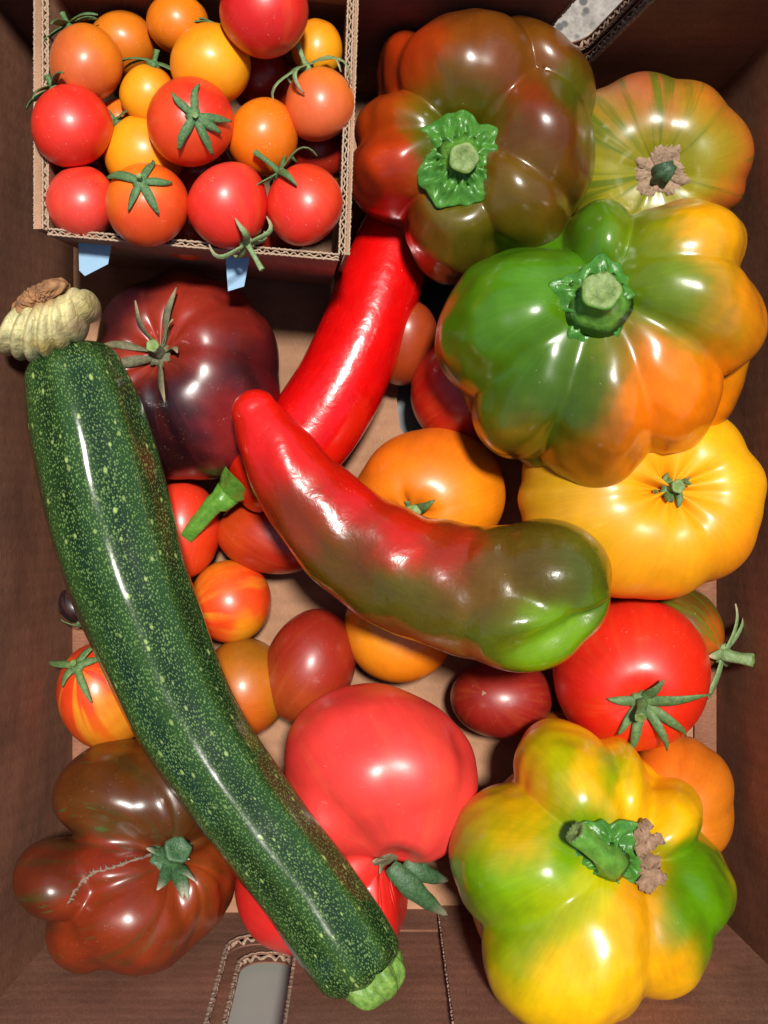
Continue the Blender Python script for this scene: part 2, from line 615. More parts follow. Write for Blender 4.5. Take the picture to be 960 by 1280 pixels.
def stub(name, pts, rads, mat, parent, nu=12, ridges=0, amp=0.0, capmat=None):
    """small tapered stalk along points"""
    pts = [np.asarray(p, float) for p in pts]
    n = len(pts)
    V, F = [], []
    prev = None
    for j in range(n):
        t = pts[min(j + 1, n - 1)] - pts[max(j - 1, 0)]
        Fm = frame_of(t)
        for k in range(nu):
            a = 2 * math.pi * k / nu
            r = rads[j] * (1 + amp * math.cos(ridges * a))
            V.append(pts[j] + (Fm[:, 0] * math.cos(a) + Fm[:, 1] * math.sin(a)) * r)
    for j in range(n - 1):
        for k in range(nu):
            F.append((j * nu + k, j * nu + (k + 1) % nu, (j + 1) * nu + (k + 1) % nu, (j + 1) * nu + k))
    F.append(tuple(range(nu))[::-1])
    F.append(tuple(range((n - 1) * nu, n * nu)))
    if capmat is not None:
        # cut face: rounded rim, then a slightly sunken uneven pith
        F.pop()
        t = pts[-1] - pts[-2]; t = t / np.linalg.norm(t)
        last = [np.array(v) for v in V[-nu:]]
        b0 = len(F)
        for q, h in ((0.93, 0.10), (0.72, 0.12), (0.45, 0.0), (0.22, -0.06)):
            st_ = len(V) - nu
            for k in range(nu):
                V.append(pts[-1] + (last[k] - pts[-1]) * q + t * rads[-1] * (h + 0.07 * math.sin(k * 2.3 + q * 9)))
            for k in range(nu):
                F.append((st_ + k, st_ + (k + 1) % nu, st_ + nu + (k + 1) % nu, st_ + nu + k))
        F.append(tuple(range(len(V) - nu, len(V))))
        o = link_mesh(name, V, F, mat, parent, True, {'tip': ('FLOAT', [0.0] * len(V))})
        o.data.materials.append(capmat)
        for p in o.data.polygons[b0 + nu:]: p.material_index = 1
        return o
    return link_mesh(name, V, F, mat, parent, True)


def calyx(P, U, V, parent, n=5, length=0.018, width=0.0022, lift=0.10, mat='sepal', seed=0, stem=0.006, stem_r=0.0016,
          stem_dir=None, disc=0.0035, angs=None, lens=None, curl=0.5, pale_tip=False, lifts=None, start=0.0008):
    """star of sepals lying on the fruit around its stem pole; returns the calyx part"""
    r = np.random.default_rng(seed + 77)
    N = normals(P)
    nv, nu = P.shape[:2]
    pole = P[0].mean(0)
    k = max(3, nv // 14)
    nrm = N[k].mean(0); nrm /= np.linalg.norm(nrm)
    # disc
    m = 20
    pts = []
    faces = []
    Fm = frame_of(nrm)
    rings = [(0.0, 0.0016), (0.35, 0.0019), (0.7, 0.0014), (1.0, 0.0006), (0.8, -0.0012), (0.0, -0.0014)]
    # place the disc at the height of the skin around its rim
    rimv = 1
    while rimv < nv - 2 and np.linalg.norm(P[rimv].mean(0) + 0 * pole - pole) < 1e9 and \
            np.linalg.norm(P[rimv, 0] - pole) < disc * 0.8: rimv += 1
    base = max(((P[rimv] - pole) @ nrm).mean(), 0) * nrm * 0.75 + pole + nrm * 0.0004
    for q, h in rings:
        for i in range(m):
            a = 2 * math.pi * i / m
            rr = disc * q * (1 + 0.16 * math.cos(n * a + seed))
            pts.append(base + Fm[:, 0] * rr * math.cos(a) + Fm[:, 1] * rr * math.sin(a) + nrm * h)
    for j in range(len(rings) - 1):
        for i in range(m):
            faces.append((j * m + i, (j + 1) * m + i, (j + 1) * m + (i + 1) % m, j * m + (i + 1) % m))
    part = link_mesh('calyx', pts, faces, M[mat], parent, True, {'tip': ('FLOAT', [0.0] * len(pts))})
    for i in range(n):
        if angs is not None:
            # image-plane angle (degrees, 0 = right, 90 = down in the picture's sense of south)
            a = math.radians(angs[i])
            want = np.array([math.cos(a), -math.sin(a), 0])
            want = want - nrm * (want @ nrm); want /= np.linalg.norm(want)
            ring = P[k] - P[k].mean(0)
            ring = ring / (np.linalg.norm(ring, axis=1, keepdims=True) + 1e-9)
            iu = int(np.argmax(ring @ want))
        else:
            iu = int((i + r.uniform(-0.2, 0.2)) / n * nu + seed * 7) % nu
        ln = (lens[i] if lens else length * r.uniform(0.8, 1.15))
        lf = (lifts[i] if lifts else lift * r.uniform(0.3, 1.6))
        col = P[:, iu]
        arc = np.concatenate([[0], np.cumsum(np.linalg.norm(np.diff(col, axis=0), axis=1))])
        ns = 11
        ss = np.linspace(start, ln, ns)
        bend = r.uniform(-0.28, 0.28)
        cen, upv = [], []
        for j, s_ in enumerate(ss):
            t = j / (ns - 1)
            fv = np.interp(min(s_, arc[-1]), arc, np.arange(nv))
            v0 = int(min(fv, nv - 2)); f = fv - v0
            ju = int(iu + bend * t * t * nu / 9) % nu
            p = P[v0, ju] * (1 - f) + P[v0 + 1, ju] * f
            nn = N[max(v0, 2), ju]
            # bridge the stem pit: stay above the disc's plane near the middle
            below = (base - p) @ nrm
            w = max(0.0, 1 - s_ / (disc * 2.2))
            if below > 0: p = p + nrm * below * min(1, w * 1.6)
            h = 0.0009 + ln * lf * t ** 2 * (1.0 - curl * max(0, t - 0.6) * 2.0)
            cen.append(p + nn * h); upv.append(nn * (1 - 0.2 * t) + nrm * 0.2)
        cen = np.array(cen); upv = np.array(upv)
        for _ in range(2):
            cen[1:-1] = 0.25 * cen[:-2] + 0.5 * cen[1:-1] + 0.25 * cen[2:]
        tg = np.gradient(cen, axis=0); tg /= np.linalg.norm(tg, axis=1, keepdims=True)
        sd_ = np.cross(tg, upv); sd_ /= np.linalg.norm(sd_, axis=1, keepdims=True)
        up_ = np.cross(sd_, tg)
        tw = r.uniform(-0.9, 0.9)
        tt = np.linspace(0, 1, ns)
        A = (tw * tt ** 2)[:, None]
        sd2 = sd_ * np.cos(A) + up_ * np.sin(A); up2 = np.cross(sd2, tg)
        wd = width * r.uniform(0.85, 1.2) * (0.75 + 0.5 * np.sin(np.minimum(tt * 2.2, 1.57)) - 0.25) * (1 - tt ** 1.7) ** 0.8 + 0.00025
        strip('sepal', cen, sd2, up2, wd, M[mat], part, thick=0.0007)
    if stem > 0:
        sdv = nrm if stem_dir is None else (nrm * 0.55 + np.asarray(stem_dir, float))
        sdv = sdv / np.linalg.norm(sdv)
        ps = [base, base + nrm * stem * 0.35, base + nrm * stem * 0.4 + sdv * stem * 0.35, base + nrm * stem * 0.4 + sdv * stem * 0.75]
        stub('stem', ps, [stem_r * 1.5, stem_r, stem_r * 0.95, stem_r * 1.15], M[mat], part, nu=18, ridges=5, amp=.08, capmat=M[mat] if mat == 'sepal_dark' else M['cut'])
    return part


def pepper_calyx(P, parent, R, stem_vec, stem_len, stem_r, seed=0, tilt=None, lifted=0.0, corners=6, wob=0.12, height=0.004):
    """crinkled pepper calyx plate and its fleshy stalk"""
    r = np.random.default_rng(seed)
    N = normals(P)
    nv = P.shape[0]
    pole = P[0].mean(0)
    nrm = tilt if tilt is not None else N[max(3, nv // 12)].mean(0)
    nrm = np.asarray(nrm, float); nrm /= np.linalg.norm(nrm)
    Fm = frame_of(nrm)
    nu, nr = 96, 30
    base = pole + nrm * lifted
    V, F = [], []
    ph = r.uniform(0, 6.28, 8)
    for side in (0, 1):
        for j in range(nr):
            q = j / (nr - 1)
            for i in range(nu):
                a = 2 * math.pi * i / nu
                rim = 1 + wob * math.cos(corners * a + ph[0]) ** 3 + 0.05 * math.sin(3 * a + ph[1]) + 0.03 * math.sin(11 * a + ph[2])
                rr = R * q * rim
                h = height * (1 - q ** 2) * 0.9
                rad = math.sin(q * math.pi) ** 0.7 if 0 < q < 1 else 0
                h += rad * R * 0.055 * math.cos(2 * corners * a + ph[3] + 2.5 * q)
                h += rad * R * 0.07 * math.sin(5 * q * math.pi + 3 * math.cos(corners * a + ph[4])) * math.cos(corners * 1.5 * a + ph[5])
                h += R * 0.05 * q ** 4 * math.cos(corners * a + ph[0])
                if side: h -= 0.0016
                V.append(base + Fm[:, 0] * rr * math.cos(a) + Fm[:, 1] * rr * math.sin(a) + nrm * h)
    o = nr * nu
    for j in range(nr - 1):
        for i in range(nu):
            i2 = (i + 1) % nu
            F.append((j * nu + i, (j + 1) * nu + i, (j + 1) * nu + i2, j * nu + i2))
            F.append((o + j * nu + i, o + j * nu + i2, o + (j + 1) * nu + i2, o + (j + 1) * nu + i))
    for i in range(nu):
        i2 = (i + 1) % nu
        F.append(((nr - 1) * nu + i, o + (nr - 1) * nu + i, o + (nr - 1) * nu + i2, (nr - 1) * nu + i2))
    part = link_mesh('calyx', V, F, M['pepper_calyx'], parent, True, {'tip': ('FLOAT', [0.0] * len(V))})
    sv = np.asarray(stem_vec, float); sv /= np.linalg.norm(sv)
    b = base + nrm * height * 0.4
    pts = [b, b + nrm * stem_len * 0.18 + sv * stem_len * 0.05, b + nrm * stem_len * 0.25 + sv * stem_len * 0.35,
           b + nrm * stem_len * 0.25 + sv * stem_len * 0.7, b + nrm * stem_len * 0.25 + sv * stem_len]
    stub('stem', pts, [stem_r * 1.9, stem_r * 1.3, stem_r, stem_r * 0.98, stem_r * 1.12], M['pepper_stem'], parent,
         nu=40, ridges=5, amp=0.05, capmat=M['cut'])
    return part


# ================================================================== SETTING
def granite():
    T = NT('granite')
    co = T.n('ShaderNodeTexCoord').outputs['Object']
    a = T.vor(co, 170); b = T.vor(co, 90)
    c = T.mix(T.ramp(T.noise(co, 180, 4, 0.7), [(0.35, 0.0), (0.65, 1.0)]), (0.12, 0.10, 0.08), (0.26, 0.235, 0.20))
    d = T.math('MULTIPLY', T.ramp(a.outputs['Distance'], [(0.28, 1.0), (0.42, 0.0)]), T.ramp(T.noise(co, 60, 2), [(0.42, 0), (0.52, 1)]))
    c = T.mix(d, c, (0.02, 0.02, 0.02))
    e = T.math('MULTIPLY', T.ramp(b.outputs['Distance'], [(0.15, 1.0), (0.3, 0.0)]), T.ramp(T.noise(co, 40, 2), [(0.55, 0), (0.62, 0.7)]))
    c = T.mix(e, c, (0.45, 0.25, 0.14))
    T.set(Base_Color=c, Roughness=0.6)
    return T.m


M['granite'] = granite()
M['slab'] = plain_mat('grey_slab', (0.42, 0.42, 0.37), (0.39, 0.39, 0.345), 0.9, 30, 0.05)
M['zip'] = plain_mat('zipper_scar', (0.27, 0.19, 0.13), (0.12, 0.075, 0.05), 0.9, 900, 0.8)
M['dark_tray'] = plain_mat('dark_slab', (0.05, 0.052, 0.06), (0.04, 0.042, 0.05), 0.5, 30, 0.05)
M['blue'] = plain_mat('pale_blue_glint', (0.24, 0.40, 0.55), (0.21, 0.36, 0.51), 0.6, 60, 0.05)  # blue of reflected sky, put into the colour of the added tabs

g = link_mesh('countertop', [(-30, -30, -0.012), (30, -30, -0.012), (30, 30, -0.012), (-30, 30, -0.012)], [(0, 1, 2, 3)], M['granite'], None, False)
tag(g, 'pale speckled granite countertop under the cardboard box', kind='structure')


def rounded(w, h, r, cx=0, cy=0, n=6, skew=0.0):
    pts = []
    for (sx, sy, a0) in ((1, 1, 0), (-1, 1, 90), (-1, -1, 180), (1, -1, 270)):
        for i in range(n + 1):
            a = math.radians(a0 + 90 * i / n)
            x = sx * (w / 2 - r) + r * math.cos(a); y = sy * (h / 2 - r) + r * math.sin(a)
            pts.append((cx + x + skew * y, cy + y))
    return pts


def panel_mesh(name, outline, holes, thick, mat, parent, M4):
    cu = bpy.data.curves.new(name, 'CURVE')
    cu.dimensions = '2D'; cu.fill_mode = 'BOTH'; cu.extrude = thick / 2
    for pts in [outline] + list(holes):
        sp = cu.splines.new('POLY'); sp.points.add(len(pts) - 1); sp.use_cyclic_u = True
        for p, q in zip(sp.points, pts): p.co = (q[0], q[1], 0, 1)
    tmp = bpy.data.objects.new('tmp', cu); COL.objects.link(tmp)
    dg = bpy.context.evaluated_depsgraph_get()
    me = bpy.data.meshes.new_from_object(tmp.evaluated_get(dg))
    bpy.data.objects.remove(tmp); bpy.data.curves.remove(cu)
    me.name = name
    me.materials.clear(); me.materials.append(mat)
    o = bpy.data.objects.new(name, me); COL.objects.link(o)
    o.matrix_world = M4
    if parent is not None: o.parent = parent
    return o


def basis(o, x, y):
    x = Vector(x).normalized(); y = Vector(y); z = x.cross(y).normalized(); y = z.cross(x)
    m = Matrix((x, y, z)).transposed().to_4x4()
    m.translation = Vector(o)
    return m


def flute_ribbon(name, path, across, deep, amp, period, mat, parent, M4=None, closed=False, thick=0.0005):
    """wavy paper between two liners: path (x,y) points, wave goes +-amp along z, ribbon goes 'deep' to the given side"""
    pts = [np.array(p, float) for p in path]
    if closed: pts = pts + [pts[0]]
    seg = [np.linalg.norm(b - a) for a, b in zip(pts, pts[1:])]
    tot = sum(seg); acc = np.concatenate([[0], np.cumsum(seg)])
    n = max(8, int(tot / period * 8))
    V, F = [], []
    for i in range(n + 1):
        s = tot * i / n
        j = min(np.searchsorted(acc, s, 'right') - 1, len(seg) - 1)
        f = (s - acc[j]) / max(seg[j], 1e-9)
        p = pts[j] * (1 - f) + pts[j + 1] * f
        t = (pts[j + 1] - pts[j]) / max(seg[j], 1e-9)
        nrm = np.array([t[1], -t[0]]) * across
        z = amp * (0.8 + 0.3 * math.sin(s * 611.0)) * math.sin(2 * math.pi * s / period + 0.9 * math.sin(s * 390.0)) + random.uniform(-.00012, .00012)
        jag = 0.0003 * random.uniform(-1, 1)
        for (d, zz) in ((jag, z + thick / 2), (deep, z + thick / 2), (deep, z - thick / 2), (jag, z - thick / 2)):
            q = p + nrm * d
            V.append((q[0], q[1], zz))
    for i in range(n):
        for k in range(4):
            a = i * 4 + k; b = i * 4 + (k + 1) % 4
            F.append((a, b, b + 4, a + 4))
    o = link_mesh(name, V, F, mat, None, True)
    if M4 is not None: o.matrix_world = M4
    if parent is not None: o.parent = parent
    return o


# box: an empty at its base and its panels
box = empty('cardboard_box')
tag(box, 'brown cardboard box with dark walls that holds all the vegetables', 'box')
FX0, FX1, FY0, FY1 = W(92, 0, 0)[0], W(894, 0, 0)[0], W(0, 1140, 0)[1], W(0, 118, 0)[1]

# floor of the box with the die-cut openings
def pxo(pts, z=0.0):
    return [tuple(W(a, b, z)[:2]) for a, b in pts]


fl_holes = [pxo([(500, 470), (496, 500), (500, 535), (516, 560), (540, 565), (585, 540), (590, 430), (575, 360), (545, 345), (520, 360), (512, 420)])]
panel_mesh('floor_panel', [(FX0 - .002, FY0 - .002), (FX1 + .002, FY0 - .002), (FX1 + .002, FY1 + .002), (FX0 - .002, FY1 + .002)], fl_holes, 0.004,
           M['floor'], box, Matrix.Translation((0, 0, -0.002)))
panel_mesh('floor_shade_strip', [(FX1, W(0, 1120, 0)[1]), (FX1, W(0, 640, 0)[1]), (W(868, 0, 0)[0], W(0, 650, 0)[1]), (W(866, 0, 0)[0], W(0, 1110, 0)[1])], [], 0.002, M['wall'], box, Matrix.Translation((0, 0, 0.0012)))  # added dark strip that keeps the sunlit floor dark along the right wall
panel_mesh('floor_shade_strip', [(FX0, FY0), (W(150, 0, 0)[0], FY0), (W(146, 0, 0)[0], W(0, 600, 0)[1]), (FX0, W(0, 590, 0)[1])], [], 0.002, M['wall'], box, Matrix.Translation((0, 0, 0.0012)))  # added dark strip standing in for shade on the floor at the left
t = panel_mesh('liner_sheet', [(FX0, FY0), (FX1, FY0), (FX1, FY1), (FX0, FY1)], [], 0.002, M['dark_tray'], box, Matrix.Translation((0, 0, -0.008)))
# side walls (lean a touch outwards)
HS = 0.128
for sx, X in ((-1, FX0), (1, FX1)):
    y0, y1 = FY0 - .030, FY1 + .030
    lean = 0.016 if sx < 0 else 0.022
    m4 = basis((X + sx * .002, y0, 0), (0, 1, 0), (sx * lean, 0, HS))
    panel_mesh('side_wall', [(0, 0), (y1 - y0, 0), (y1 - y0, HS), (0, HS)], [], 0.004, M['wall'], box, m4)
# end walls: two boards thick, each with a hand hole
for sy, Y, hx, hw, z0, z1, skew, HE in ((-1, FY0, (321, 1200), 0.0292, 0.024, 0.150, 0.0, 0.20), (1, FY1, (731, 40), 0.0300, 0.023, 0.105, 0.30, 0.15)):
    lean = 0.114 * HE
    x0, x1 = FX0 - .026, FX1 + .016
    hc = (hx[0] - 480) * (CAM_H - 0.055) / FOC - x0
    for layer in (0, 1):
        off = 0.0024 + layer * 0.0062
        ow = hw if layer == 0 else hw * 0.80
        dx = 0.0 if layer == 0 else 0.0025
        bz0 = z0 if layer == 0 else z0 + 0.004
        hole = rounded(ow, z1 - bz0, ow * 0.42, hc + dx, (z0 + z1) / 2 + (bz0 - z0) / 2, 6, skew)
        outl = [(0, 0), (x1 - x0, 0), (x1 - x0, HE), (0, HE)]
        for k, dz in enumerate((-0.0019, 0.0019)):
            m4 = basis((x0, Y + sy * (off + dz), 0), (1, 0, 0), (0, sy * lean, HE))
            panel_mesh('end_wall', outl, [hole], 0.0006, M['wall_side'] if k == (0 if sy else 0) or True else M['floor'], box, m4)
        m4 = basis((x0, Y + sy * off, 0), (1, 0, 0), (0, sy * lean, HE))
        flute_ribbon('hole_flute', hole, 1.0, 0.004, 0.0012, 0.0047, M['edge'], box, m4, True, 0.0007)
        inset = [(p[0] + 0.0012 * (p[0] - hc - dx) / ow * 2, p[1] + 0.0012 * (1 if p[1] > (z0 + z1) / 2 else -1)) for p in hole]
        # torn paper lip round the hole
        m5 = basis((x0, Y + sy * (off - 0.0024), 0), (1, 0, 0), (0, sy * lean, HE))
        flute_ribbon('torn_lip', hole, 1.0, 0.0014, 0.00015, 0.004, M['edge'], box, m5, True, 0.0003)
# glued flaps over the lower end wall
HE = 0.20
lean = 0.114 * HE
xa, xb = W(548, 0, 0)[0], FX1 - .0005
m4 = basis((xa, FY0 + .0018, 0), (1, 0, 0), (0, -lean, HE))
panel_mesh('glued_flap', [(0, 0), (xb - xa, 0), (xb - xa, HE - .02), (0.0025, HE - .02)], [], 0.0026, M['wall_side'], box, m4)
flute_ribbon('flap_edge', [(0, 0.002), (0.0025, HE - .02)], 1.0, 0.0012, 0.0009, 0.0030, M['edge'], box,
             basis((xa - .0006, FY0 + .0018, 0), (1, 0, 0), (0, -lean, HE)), False, 0.0004)
xc, xd = W(372, 0, 0)[0], W(545, 0, 0)[0]
m4 = basis((xc, FY0 + .0009, 0), (1, 0, 0), (0, -lean, HE))
panel_mesh('score_strip', [(0, 0), (xd - xc, 0), (xd - xc, 0.022), (0, 0.022)], [], 0.001, M['wall_side'], box, m4)

# things seen through the openings
yb_ = FY0 - .0150
m4 = basis((-.13, yb_, -.0118), (1, 0, 0), (0, -.114 * .13, .13))
o = panel_mesh('grey_board', rounded(.16, .13, .004, .08, .065), [], 0.003, M['slab'], None, m4)
tag(o, 'smooth grey board standing outside the box, seen through the lower hand hole', 'board')

# ================================================================== PUNNET
PZ, PB = 0.100, 0.004
pun = empty('punnet', tuple(W(240, 150, PB)))
tag(pun, 'open brown corrugated cardboard punnet filled with cherry tomatoes', 'punnet')
INV = Matrix.Translation(-pun.location)
rimc = [(60, -26), (436, -22), (424, 318), (60, 286)]          # rim corners clockwise from the far left
topc = [W(a, b, PZ) for a, b in rimc]
cen = sum(topc) / 4
botc = [np.array([cen[0] + (p[0] - cen[0]) * 0.87, cen[1] + (p[1] - cen[1]) * 0.87, PB]) for p in topc]


def board(a, b, c, d, thick, name, parent, sub, mat):
    """corrugated board with lower edge a-b and upper edge d-c; thickness goes outwards"""
    x = Vector(b - a); y = Vector(d - a)
    m4 = basis(a, x, y)
    inv = m4.inverted()
    q = [inv @ Vector(p) for p in (a, b, c, d)]
    outl = [(p.x, p.y) for p in q]
    obs = []
    for k, dz in enumerate((0.0, thick)):
        mm = m4 @ Matrix.Translation((0, 0, dz))
        o = panel_mesh(name if k == 0 else sub, outl, [], 0.0005, mat, None, mm)
        obs.append(o)
    fl = flute_ribbon('flute', [(q[3].x, q[3].y - .0003), (q[2].x, q[2].y - .0003)], 1.0, 0.008, thick / 2 - .0004, 0.0033, M['flute'], None,
                      m4 @ Matrix.Translation((0, 0, thick / 2)), False, 0.0005)
    # pale cut edge along both liners
    for dz in (0.0, thick):
        e = flute_ribbon('cut_edge', [(q[3].x, q[3].y + .0003), (q[2].x, q[2].y + .0003)], 1.0, 0.0006, 0.0001, 0.002, M['flute'], None,
                         m4 @ Matrix.Translation((0, 0, dz)), False, 0.0007)
        obs.append(e)
    obs.append(fl)
    root = obs[0]
    for o in obs: 
        mw = o.matrix_world.copy()
        if o is root: o.parent = parent
        else: o.parent = root
        o.matrix_parent_inverse = o.parent.matrix_world.inverted() if o is not root else INV
        o.matrix_world = mw
    return root


bpy.context.view_layer.update()
for i in range(4):
    j = (i + 1) % 4
    # order so that the thickness (x cross y) points outwards
    a, b, c, d = botc[j], botc[i], topc[i], topc[j]
    nrm = np.cross(b - a, d - a)
    mid = (a + b) / 2 - cen
    if nrm[0] * mid[0] + nrm[1] * mid[1] < 0: a, b, c, d = b, a, d, c
    r_ = board(a, b, c, d, 0.0021, 'wall_panel', pun, 'outer_liner', M['punnet'])
    if i in (1, 3):
        nn = np.cross(b - a, d - a); nn /= np.linalg.norm(nn)
        sh = nn * 0.0026
        Z = [a + sh, b + sh, c + sh, d + sh]
        tk = nn * (0.0028 if i == 3 else 0.0012)
        vs = [tuple(p) for p in Z] + [tuple(p + tk) for p in Z]
        f_ = link_mesh('outer_flap', vs, [(3, 2, 1, 0), (4, 5, 6, 7), (0, 1, 5, 4), (1, 2, 6, 5), (2, 3, 7, 6), (3, 0, 4, 7)], M['punnet'], None, False)
        f_.parent = pun; f_.matrix_parent_inverse = INV
        e_ = flute_ribbon('cut_edge', [(0, 0), ((Z[2] - Z[3]) @ ((Z[2] - Z[3]) / np.linalg.norm(Z[2] - Z[3])), 0)], 1.0, 0.0006, 0.0001, 0.002, M['flute'], None,
                          basis(Z[3] + tk + np.array([0, 0, .0003]), Vector(Z[2] - Z[3]), Vector(d - a)), False, 0.0006)
        mw = e_.matrix_world.copy(); bpy.context.view_layer.update(); e_.parent = f_; e_.matrix_parent_inverse = f_.matrix_world.inverted(); e_.matrix_world = mw
bt = link_mesh('base_panel', [tuple(p + np.array([0, 0, 0.0])) for p in botc], [(0, 1, 2, 3)], M['punnet'], None, False)
bt.parent = pun; bt.matrix_parent_inverse = INV


for pts, lab in (([(98, 296), (140, 300), (135, 330), (106, 345), (99, 338)], 'added pale blue glint tab sticking out below the near left corner of the punnet'),
                 ([(281, 308), (314, 312), (305, 358), (285, 364)], 'added pale blue glint tab below the near side of the punnet, behind the dark tomato')):
    q = [W(a_, b_, .084 - (b_ - 300) * .00006) for a_, b_ in pts]  # added tabs standing in for bright blue reflections below the punnet
    n = len(q)
    V = [tuple(p) for p in q] + [(p[0], p[1], p[2] - .0008) for p in q]
    F = [tuple(range(n))[::-1], tuple(range(n, 2 * n))] + [(i, (i + 1) % n, n + (i + 1) % n, n + i) for i in range(n)]
    o = link_mesh('glint_tab', V, F, M['blue'], None, False)
    tag(o, lab, 'glint tab', 'added pale blue glint tabs')


# ================================================================== TOMATOES
def fruit(name, P, U, V, mat, colour, label, cat, group=None, k=1.0):
    base = P.reshape(-1, 3).mean(0); base[2] = P[..., 2].min()
    o = grid_obj(name, P - base, mat, None, colour, streak_co(U, V, k))
    o.location = tuple(base)
    tag(o, label, cat, group)
    o['_x'] = 0; del o['_x']
    return o, base


def ripple(P, seed, amps=((.045, .0009), (.022, .0004), (.011, .00012))):
    """slight natural unevenness of a grown surface"""
    rs = np.random.default_rng(seed)
    N_ = normals(P)
    h = np.zeros(P.shape[:2])
    for wl, amp in amps:
        for _ in range(5):
            d = rs.normal(size=3); d /= np.linalg.norm(d)
            h += amp * .5 * np.sin(2 * math.pi / wl * (P @ d) + rs.uniform(0, 6.28))
    P = P.copy()
    P[2:-2] += (N_ * h[..., None])[2:-2]
    return P


S = {}
S['cherry_red'] = skin_mat('cherry_skin', 0.46, streak=(0.66, 0.22, 0.03), streak_amt=0.12, streak_scale=3, coat=0.40, coat_rough=.27, mottle=0.16, dots=.5)
S['plain'] = skin_mat('tomato_skin', 0.46, streak=(0.62, 0.20, 0.03), streak_amt=0.10, streak_scale=5, coat=0.42, coat_rough=.27, mottle=0.16)
S['dark'] = skin_mat('dark_tomato_skin', 0.32, coat_rough=.2, streak=(0.20, 0.025, 0.02), streak_amt=0.25, streak_scale=4, coat=0.3, mottle=0.2)
S['stripe'] = skin_mat('striped_tomato_skin', 0.40, coat_rough=.25, streak=(0.72, 0.33, 0.02), streak_amt=0.85, streak_scale=3.2, streak_lo=0.5, streak_hi=0.6)
S['greenstripe'] = skin_mat('green_striped_skin', 0.36, coat_rough=.25, streak=(0.09, 0.135, 0.006), streak_amt=0.85, streak_scale=5.0, streak_lo=0.50, streak_hi=0.62, patchy=False)
S['fleck'] = skin_mat('flecked_skin', 0.33, coat_rough=.2, streak=(0.045, 0.05, 0.012), streak_amt=0.6, streak_scale=6, flecks=(0.045, 0.085, 0.02), mottle=0.22)
S['pepper'] = skin_mat('pepper_skin', 0.32, coat=0.6, coat_rough=0.20, mottle=0.2, sss=0.05, dots=0.12, dot_col=(0.6, 0.55, 0.3))
S['long'] = skin_mat('long_pepper_skin', 0.28, coat=0.6, coat_rough=0.13, mottle=0.2, wave=0.28, sss=0.05, dots=0.1)

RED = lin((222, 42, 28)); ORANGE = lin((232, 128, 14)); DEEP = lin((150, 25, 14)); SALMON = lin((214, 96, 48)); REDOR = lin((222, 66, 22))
YEL = lin((236, 158, 16)); TERRA = lin((200, 92, 42)); PINKR = lin((220, 62, 48))

CG = 'cherry tomatoes piled in the punnet'
